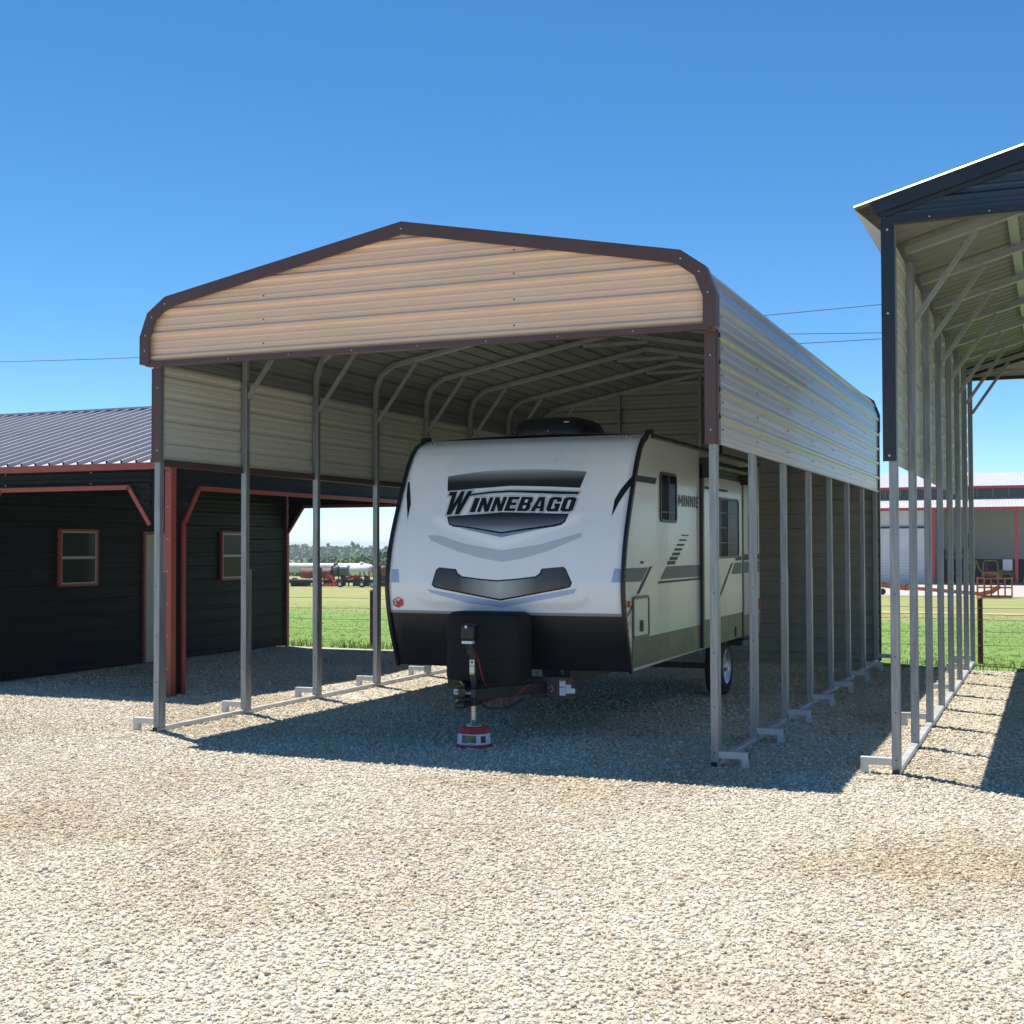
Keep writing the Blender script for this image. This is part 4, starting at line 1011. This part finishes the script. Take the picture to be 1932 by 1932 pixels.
for i in range(9000):
    y = 10.45+22*random.random()**1.6
    if random.random() < .5: xa = 8.3-(y+10.8)*.78; xb = 8.3-(y+10.8)*.46
    else: xa = 8.3-(y+10.8)*.16; xb = 8.3+(y+10.8)*.05
    x = random.uniform(xa, xb)
    if -.3 < x < 5.95 and y < 10.95: continue
    if y < 10.35-.045*(x+4)+.12: continue
    pts.append((x, y))
blades('field_grass', pts, .012, .045, GRASS, 'short bright green mown grass beyond the gravel yard', wd=.006, lean=.9)
pts = [(x, 10.42-.045*(x+4)+random.gauss(0, .05)) for x in [random.uniform(-5, -.4) for _ in range(140)]+[random.uniform(5.95, 10) for _ in range(120)]]
blades('edge_weeds', pts, .05, .20, mat('weed', (.16, .18, .06), .8, var=.3, vscale=3), 'dry uneven weeds along the far edge of the gravel', wd=.006)

# ------------------------------------------------------------------ far workshop
DROOF = mat('workshop_roof', (.46, .46, .465), .45, .05, var=.04, vscale=.5)
D = thing('workshop', 'long white metal workshop with red gutters and open equipment bay across the field', 'building', (0, 100, gz(98)))
zb = gz(98)-.02; DX0, DX1 = -22, 22
slope_sheets('lower_roof', DX0, DX1, (97.2, 4.85), (101.5, 5.75), 'x', DROOF, PRIM, D, panel=44, h=.03)
slope_sheets('upper_roof', DX0, DX1, (101.0, 6.60), (113, 8.35), 'x', DROOF, PRIM, D, panel=44, h=.03)
slope_sheets('upper_roof', DX0, DX1, (125, 6.60), (113, 8.35), 'x', DROOF, PRIM, D, panel=44, h=.03)
MB().box(DX0, DX1, 97.0, 97.2, 4.66, 4.88).build('gutter', BRED, D)
MB().box(DX0, DX1, 100.8, 101.0, 6.46, 6.68).build('gutter', BRED, D)
MB().box(DX0, DX1, 101.6, 101.75, 5.70, 6.60).build('clerestory_wall', mat('dark_translucent', (.035, .05, .06), .25), D)
for i in range(37): x = DX0+.6+i*1.2; MB().box(x-.045, x+.045, 101.55, 101.6, 5.74, 6.55).build('mullion', mat('grey_mullion', (.18, .2, .21), .5), D)
WALLG = mat('workshop_wall', (.50, .51, .51), .5, .05, var=.04, vscale=.6)
mb = MB(); v = []; f = []
n = 100
for i in range(n+1):
    x = DX0+(-.7-DX0)*i/n; y = 98.0-(.02 if i % 2 else 0); v += [(x, y, zb), (x, y, 4.9)]
mb.add(v, [(2*i, 2*i+2, 2*i+3, 2*i+1) for i in range(n)]); mb.build('front_wall', WALLG, D)
MB().box(-.70, -.60, 98.0, 106, zb, 4.9).box(-.7, DX1, 106, 106.1, zb, 5.8).box(DX0, DX0+.1, 98, 125, zb, 6.6).box(DX1-.1, DX1, 98, 125, zb, 6.6).build('bay_wall', mat('bay_wall', (.42, .42, .39), .6), D)
rd = MB().box(-7.6, -1.05, 97.86, 97.95, 3.28, 3.42).build('roll_up_door', DKST, D)
for i in range(19):
    z = zb+.03+i*(3.24-zb)/19; MB().add([(-7.5, 97.93, z), (-1.15, 97.93, z), (-1.15, 97.90, z+.05), (-7.5, 97.90, z+.05), (-7.5, 97.93, z+.222), (-1.15, 97.93, z+.222)], [(0, 1, 2, 3), (3, 2, 5, 4)]).build('door_slat', WHITEM, rd)
for x in (-.5, 5.62, 12): MB().box(x-.11, x+.11, 97.3, 97.5, zb, 4.7).build('post', BRED, D); MB().box(x-.3, x+.3, 97.1, 97.7, zb-.1, zb+.12).build('footing', CONC, D)
MB().box(-.6, DX1, 105.6, 105.95, zb, .75).build('dark_wainscot', DKST, D)
MB().box(1.35, 2.0, 105.88, 105.99, 1.55, 3.0).build('window_frame', FRAMEB, D); MB().box(1.45, 1.9, 105.84, 105.88, 1.65, 2.9).build('pane', GLASSD, D)
# machine parked in the bay
lo_ = thing('loader', 'dusty yellow skid loader with roll cage parked in the workshop bay', 'loader', (4, 101, zb))
cg = MB()
for y in (100.3, 101.5):
    cg.poly([(3.0, y, zb+.5), (3.05, y, .55), (3.2, y, .68), (3.95, y, .68), (4.1, y, .55), (4.15, y, zb+.5)], .08, .08)
for x in (3.2, 3.95): cg.bar((x, 100.3, .68), (x, 101.5, .68), .08, .08)
cg.build('roll_cage', YLOAD, lo_)
MB().box(2.9, 5.3, 100.2, 101.6, zb+.45, zb+.95).box(4.2, 5.2, 100.3, 101.5, zb+.95, zb+1.15).build('chassis', YLOAD, lo_, bevel=.05)
MB().box(3.1, 4.0, 100.4, 101.4, zb+.95, zb+1.0).box(3.2, 3.4, 100.5, 101.3, zb+1.0, zb+1.6).build('seat', DKST, lo_)
for x in (3.3, 4.8):
    for y in (100.1, 101.7): MB().lathe((x, y-.12, zb+.4), (0, 1, 0), [(0, .2), (0, .36), (.03, .4), (.21, .4), (.24, .36), (.24, .2)], 18).build('wheel', RUBBER, lo_)
MB().poly([(2.3, 100.6, zb+.3), (2.45, 100.6, zb+2.0), (2.75, 100.6, zb+1.2), (3.0, 100.6, zb+.9)], .1, .14).build('lift_arm', YLOAD, lo_)
bx_ = thing('cabinet', 'pale grey steel cabinet on legs beside the yellow loader', 'cabinet', (5.0, 99.6, zb))
MB().box(4.55, 5.25, 99.3, 99.9, zb+1.15, zb+2.0).build('case', WHITEM, bx_); mb = MB()
for x in (4.6, 5.2):
    for y in (99.35, 99.85): mb.box(x-.03, x+.03, y-.03, y+.03, zb-.01, zb+1.15)
mb.build('frame', DKST, bx_)
rk = thing('storage_rack', 'dark steel storage rack against the workshop bay wall', 'rack', (1.2, 104.5, zb))
mb = MB()
for x in (-.2, .9, 2.0):
    for y in (104, 105): mb.box(x-.04, x+.04, y-.04, y+.04, zb-.01, 1.6)
mb.build('upright', DKST, rk)
for z in (zb+.6, zb+1.5, zb+2.4): MB().box(-.25, 2.05, 103.95, 105.05, z, z+.06).build('shelf', DKST, rk)
for i in range(9):
    x = -.05+random.random()*1.8; k = i % 3; z = (zb+.6, zb+1.5, zb+2.4)[k]+.06; h = random.uniform(.2, .5)
    o = MB().box(x, x+random.uniform(.2, .4), 104.2, 104.7, z, z+h).build('crate', (DKST, FRAMEB, YLOAD, GREYT)[i % 4], None); o['label'] = ('black', 'almond', 'yellow', 'slate grey')[i % 4]+' crate on the '+('lowest', 'middle', 'top')[k]+' shelf of the workshop storage rack'; o['category'] = 'crate'; o['group'] = 'crates on the storage rack'
cn = thing('traffic_cone', 'small orange traffic cone beside a red workshop post', 'cone', (6.2, 96.5, gz(96.5)))
z0 = gz(96.5)+.006
MB().box(6.0, 6.4, 96.3, 96.7, z0, z0+.04).build('base', ORANGE, cn); MB().lathe((6.2, 96.5, z0+.04), (0, 0, 1), [(0, .16), (.7, .03)], 14).build('cone', ORANGE, cn)
# boom lift
zl = gz(54)
LF = thing('boom_lift', 'faded orange boom lift with its man basket lowered to the ground', 'lift', (5.6, 54, zl))
bk_ = MB()
X0, X1, Ya, Yb, Za, Zc_ = 5.0, 6.5, 53.4, 54.3, zl+.10, zl+.92
for y in (Ya, Yb):
    for z in (Za, zl+.5, Zc_): bk_.bar((X0, y, z), (X1, y, z), .045, .045)
    for i in range(6): x = X0+(X1-X0)*i/5; bk_.bar((x, y, Za), (x, y, Zc_), .04, .04)
for x in (X0, X1):
    for z in (Za, zl+.5, Zc_): bk_.bar((x, Ya, z), (x, Yb, z), .045, .045, None, (1, 0, 0))
bk_.build('basket', ORANGE, LF)
MB().box(X0, X1, Ya, Yb, Za-.06, Za-.02).build('basket_floor', DKST, LF)
MB().poly([(5.25, Ya, Zc_), (5.35, Ya, Zc_+.28), (5.85, Ya, Zc_+.28), (5.98, Ya, Zc_)], .05, .05).build('control_guard', ORANGE, LF)
MB().box(5.35, 5.85, Ya+.04, Ya+.3, Zc_-.05, Zc_+.15).build('control_box', DKST, LF)
MB().poly([(5.9, Yb+.05, zl+.5), (5.6, 54.9, zl+.28), (5.0, 55.3, zl+.12)], .16, .2).build('jib', ORANGE, LF)
MB().bar((5.1, 55.3, zl+.14), (1.2, 57.5, gz(57.5)+.42), .2, .17).build('boom_tip', ORANGE, LF)
MB().bar((1.5, 57.35, gz(57.3)+.40), (-1.6, 59.6, gz(59.6)+.72), .3, .3).build('boom', RUST, LF)
MB().bar((-1.3, 59.4, gz(59.6)+.66), (-5.2, 62.0, gz(62)+1.25), .38, .42).build('boom_base', mat('pale_rust', (.36, .17, .11), .6, var=.2), LF)
MB().lathe((.2, 58.1, gz(58)+.17), (0, 1, 0), [(0, .08), (0, .17), (.12, .17), (.12, .08)], 14).build('wheel', RUBBER, LF)
MB().box(-8.0, -5.0, 61.6, 63.6, gz(62)+.35, gz(62)+1.3).build('turntable', ORANGE, LF, bevel=.06)
for x in (-7.4, -5.6):
    for y in (61.5, 63.7): MB().lathe((x, y-.15, gz(62)+.42), (0, 1, 0), [(0, .2), (0, .38), (.03, .42), (.27, .42), (.3, .38), (.3, .2)], 18).build('wheel', RUBBER, LF)

# ------------------------------------------------------------------ yard of old tanks and trailers across the field (left)
def tank(name, label, a, b, r, m, group=None, legs=True):
    a = Vector(a); b = Vector(b); g = gz((a.y+b.y)/2)
    t = thing(name, label, 'tank', ((a.x+b.x)/2, (a.y+b.y)/2, g), group); L = (b-a).length
    MB().lathe(a, b-a, [(-r*.45, r*.25), (-r*.38, r*.62), (-r*.2, r*.88), (0, r), (L, r), (L+r*.2, r*.88), (L+r*.38, r*.62), (L+r*.45, r*.25)], 24, m).build('shell', m, t)
    for k in (.2, .8):
        c = a.lerp(b, k); d = (b-a).normalized(); z = c.z-r*.75
        MB().bar((c.x, c.y, g-.02), (c.x, c.y, z), .18, r*1.1, None, (d.x, d.y, 0)).build('saddle', DKST, t)
    MB().lathe(a.lerp(b, .5)+Vector((0, 0, r-.03)), (0, 0, 1), [(0, .16), (.16, .16), (.18, .1)], 14).build('manhole', m, t)
    return t
G = gz(66)
tank('storage_tank', 'long pale grey steel tank lying across the far end of the field', (-50, 70.5, .42), (-35.8, 69.5, .40), .34, PIPEW)
tank('storage_tank', 'rust red rounded steel tank in front of the long pale tank', (-39.3, 66.8, .08), (-36.75, 66.4, .10), .34, RUST)
tank('storage_tank', 'dark slate grey tank between the rusty and white tanks', (-38.6, 68.4, .27), (-36.5, 68.2, .27), .36, GREYT)
tank('storage_tank', 'bright white bulging tank with rusty frame at its end', (-35.8, 67.6, .30), (-34.4, 67.5, .30), .40, WHITE)
tank('storage_tank', 'short rust brown tank close behind the trailer nose', (-33.9, 67.3, .28), (-33.2, 67.2, .28), .34, RUST)
fb = thing('flatbed_trailer', 'long flatbed trailer with a tan deck beside the rusty tank', 'trailer', (-40, 64.6, G))
MB().box(-46, -36.4, 64.0, 65.4, -.32, -.24).build('deck', mat('tan_deck', (.35, .27, .2), .8, var=.15), fb)
MB().box(-46, -36.4, 63.98, 64.1, -.50, -.321).build('side_rail', DKST, fb)
for x in (-43, -40.2, -38.3): MB().lathe((x, 64.1, G+.3), (0, 1, 0), [(0, .12), (0, .26), (.02, .3), (.2, .3), (.22, .26), (.22, .12)], 16).build('wheel', RUBBER, fb)
MB().box(-38.6, -37.9, 64.2, 65.2, G-.02, -.321).build('support_leg', DKST, fb)
hr = thing('field_implement', 'bright red spring tooth implement on the grass before the tanks', 'implement', (-35.35, 63.4, gz(63.4)))
g_ = gz(63.4); RED = mat('bright_red', (.45, .03, .02), .5)
mb = MB().bar((-36.45, 63.4, g_+.10), (-34.55, 63.2, g_+.10), .12, .10).bar((-36.35, 63.9, g_+.14), (-34.65, 63.8, g_+.14), .1, .1); mb.build('frame', RED, hr)
MB().poly([(-35.95, 63.5, g_+.15), (-35.45, 63.6, g_+.75), (-35.10, 63.5, g_+.70), (-34.75, 63.3, g_+.12)], .08, .08).bar((-35.45, 63.6, g_+.75), (-34.95, 64.1, g_+.1), .08, .08).build('mast', RED, hr)
for i in range(7): x = -36.35+i*.27; MB().tube([(x, 63.5, g_+.12), (x-.05, 63.35, g_+.22), (x-.08, 63.2, g_+.1), (x-.05, 63.15, g_-.02)], .018, 5).build('tine', RED, hr)
rg = thing('drill_rig', 'dark steel rig mast with rings and black bars beside the rusty tank', 'rig', (-35.7, 65.2, gz(65)))
mb = MB()
for x in (-36.0, -35.5): mb.box(x-.03, x+.03, 65.1, 65.2, gz(65)-.02, .60)
for z in (-.3, -.05, .2, .45): mb.box(-36.0, -35.5, 65.12, 65.18, z, z+.05)
mb.build('mast', DKST, rg)
for k in range(3):
    pts_ = [(-35.75+(.30-.02*k)*math.cos(t), 65.0+.1*k, .20+.12*k+.28*math.sin(t)) for t in [i*.45 for i in range(15)]]
    MB().tube(pts_, .022, 5).build('hoop', DKST, rg)
MB().lathe((-35.4, 64.8, gz(65)+.24), (0, 1, 0), [(0, .1), (0, .22), (.12, .22), (.12, .1)], 14).build('wheel', RUBBER, rg)
eq = thing('equipment_trailer', 'low black equipment trailer carrying red parts before the white tank', 'trailer', (-33.2, 63.8, gz(63.8)))
g_ = gz(63.8)
MB().box(-34.55, -31.45, 63.3, 64.5, g_+.28, g_+.36).box(-34.55, -31.45, 63.28, 63.36, g_+.36, g_+.50).build('bed', DKST, eq)
for i in range(9): x = -34.45+i*.36; MB().box(x, x+.10, 63.25, 63.28, g_+.05, g_+.50).build('stake', DKST, eq)
for x in (-34.25, -32.65, -31.85):
    wv = MB().lathe((x, 63.12, g_+.2), (0, 1, 0), [(0, .1), (0, .19), (.02, .21), (.13, .21), (.15, .19), (.15, .1)], 16).build('wheel', RUBBER, eq); MB().lathe((x, 63.10, g_+.2), (0, 1, 0), [(0, .04), (.02, .11), (.05, .11)], 12).build('hub', WHITE, wv)
MB().bar((-34.25, 63.9, g_+.55), (-33.15, 63.9, g_+.68), .2, .14).bar((-33.85, 63.7, g_+.42), (-32.95, 63.8, g_+.50), .12, .16).bar((-33.20, 63.9, g_+.4), (-33.20, 63.9, g_+1.0), .06, .06).build('red_parts', RED, eq)
for i in range(4): x = -32.55+i*.35; MB().bar((x, 63.4, g_+.36), (x-.25, 63.7, g_+1.0), .05, .05).build('ramp_bar', DKST, eq)

# ------------------------------------------------------------------ trees
LEAF = mat('leaf_far', (.11, .165, .06), .7, spec=.2, var=.35, vscale=.25)
LEAF2 = mat('leaf_near', (.065, .115, .04), .7, spec=.2, var=.35, vscale=.6)
def leaf_cloud(mb_v, mb_f, c, r, n, size):
    for _ in range(n):
        d = Vector((random.gauss(0, 1), random.gauss(0, 1), random.gauss(0, 1))).normalized()*random.uniform(.55, 1.05)
        p = Vector((c[0]+d.x*r[0], c[1]+d.y*r[1], c[2]+d.z*r[2])); u = Vector((random.gauss(0, 1), random.gauss(0, 1), random.gauss(0, 1))).normalized(); t = u.orthogonal().normalized(); s_ = size*random.uniform(.6, 1.3)
        o = len(mb_v); mb_v += [p+u*s_, p+t*s_*.7, p-u*s_*.8, p-t*s_*.7]; mb_f.append((o, o+1, o+2, o+3))
v = []; f = []
for i in range(150):
    x = random.uniform(-215, -85); y = random.uniform(228, 268); h = random.uniform(6.2, 8.6); z0 = gz(y); rx = random.uniform(3, 5)
    for _ in range(5):
        leaf_cloud(v, f, (x+random.gauss(0, 1.8), y+random.gauss(0, 1.2), z0+h*random.uniform(.35, .85)), (rx*.6, rx*.6, h*.22), 70, .45)
MB().add(v, f).build('treeline', LEAF, None, kind='stuff', label='dense green woods along the horizon beyond the tanks', category='woods')
v = []; f = []
for i in range(230):
    x = random.uniform(-760, -330); y = random.uniform(800, 900); h = random.uniform(9, 13)
    leaf_cloud(v, f, (x, y, gz(y)+h*.55), (11, 8, h*.45), 60, 2.0)
MB().add(v, f).build('far_woods', LEAF, None, kind='stuff', label='hazy blue green wooded ridge on the far horizon', category='woods')
def tree(x, y, h, rw, label):
    z0 = gz(y); t = thing('tree', label, 'tree', (x, y, z0))
    MB().lathe((x, y, z0-.1), (0, 0, 1), [(0, .35), (h*.3, .24), (h*.65, .10)], 10).tube([(x, y, z0+h*.3), (x+rw*.4, y, z0+h*.55), (x+rw*.6, y, z0+h*.7)], .1, 6).tube([(x, y, z0+h*.28), (x-rw*.45, y-.3, z0+h*.5), (x-rw*.6, y, z0+h*.66)], .1, 6).build('trunk', mat('bark', (.09, .07, .05), .9, var=.2), t)
    v = []; f = []
    for _ in range(26):
        a = random.uniform(0, 6.28); q = rw*math.sqrt(random.random()); k = random.uniform(.25, .92); w_ = math.sin(math.pi*min(1, k*.95+.08))**.5
        leaf_cloud(v, f, (x+q*w_*math.cos(a), y+q*w_*math.sin(a), z0+h*k), (rw*.32, rw*.32, h*.10), 150, .26)
    MB().add(v, f).build('crown', LEAF2, t)
tree(-116.5, 228, 10.2, 4.6, 'tall rounded dark green tree rising above the distant woods')
tree(-128.5, 232, 7.2, 3.6, 'smaller rounded tree standing before the woods near the tall dark tree')

# ------------------------------------------------------------------ overhead wires
def wire(label, pts, r=.035):
    o = MB().tube(pts, r, 5).build('power_line', WIRE, None); o['label'] = label; o['category'] = 'wire'; o['group'] = 'overhead power lines'
def span(a, b, sag, n=24):
    return [tuple(Vector(a).lerp(Vector(b), i/n)-Vector((0, 0, sag*4*(i/n)*(1-i/n)))) for i in range(n+1)]
wire('long thin power line crossing the sky behind both carports', span((-75, 60, 15.6), (45, 60, 16.9), 2.0), .02)
wire('twisted lower power line sagging behind the black trimmed carport', span((-14, 60, 13.9), (30, 60, 12.6), .5), .02)
wire('lowest power line crossing the twisted one behind the black trimmed carport', span((-14, 60, 12.95), (30, 60, 13.9), .6), .02)

# ------------------------------------------------------------------ air
HZ = bpy.data.materials.new('haze'); HZ.use_nodes = True; HZ.node_tree.nodes.clear()
ho = HZ.node_tree.nodes.new('ShaderNodeOutputMaterial'); pv = HZ.node_tree.nodes.new('ShaderNodeVolumePrincipled')
pv.inputs['Color'].default_value = (.80, .88, 1, 1); pv.inputs['Density'].default_value = .0003; pv.inputs['Anisotropy'].default_value = 0
HZ.node_tree.links.new(pv.outputs[0], ho.inputs['Volume'])
MB().box(-3050, 3050, -450, 4050, -9.6, 19).build('haze', HZ, None, kind='stuff', label='thin pale summer haze over the field', category='haze')
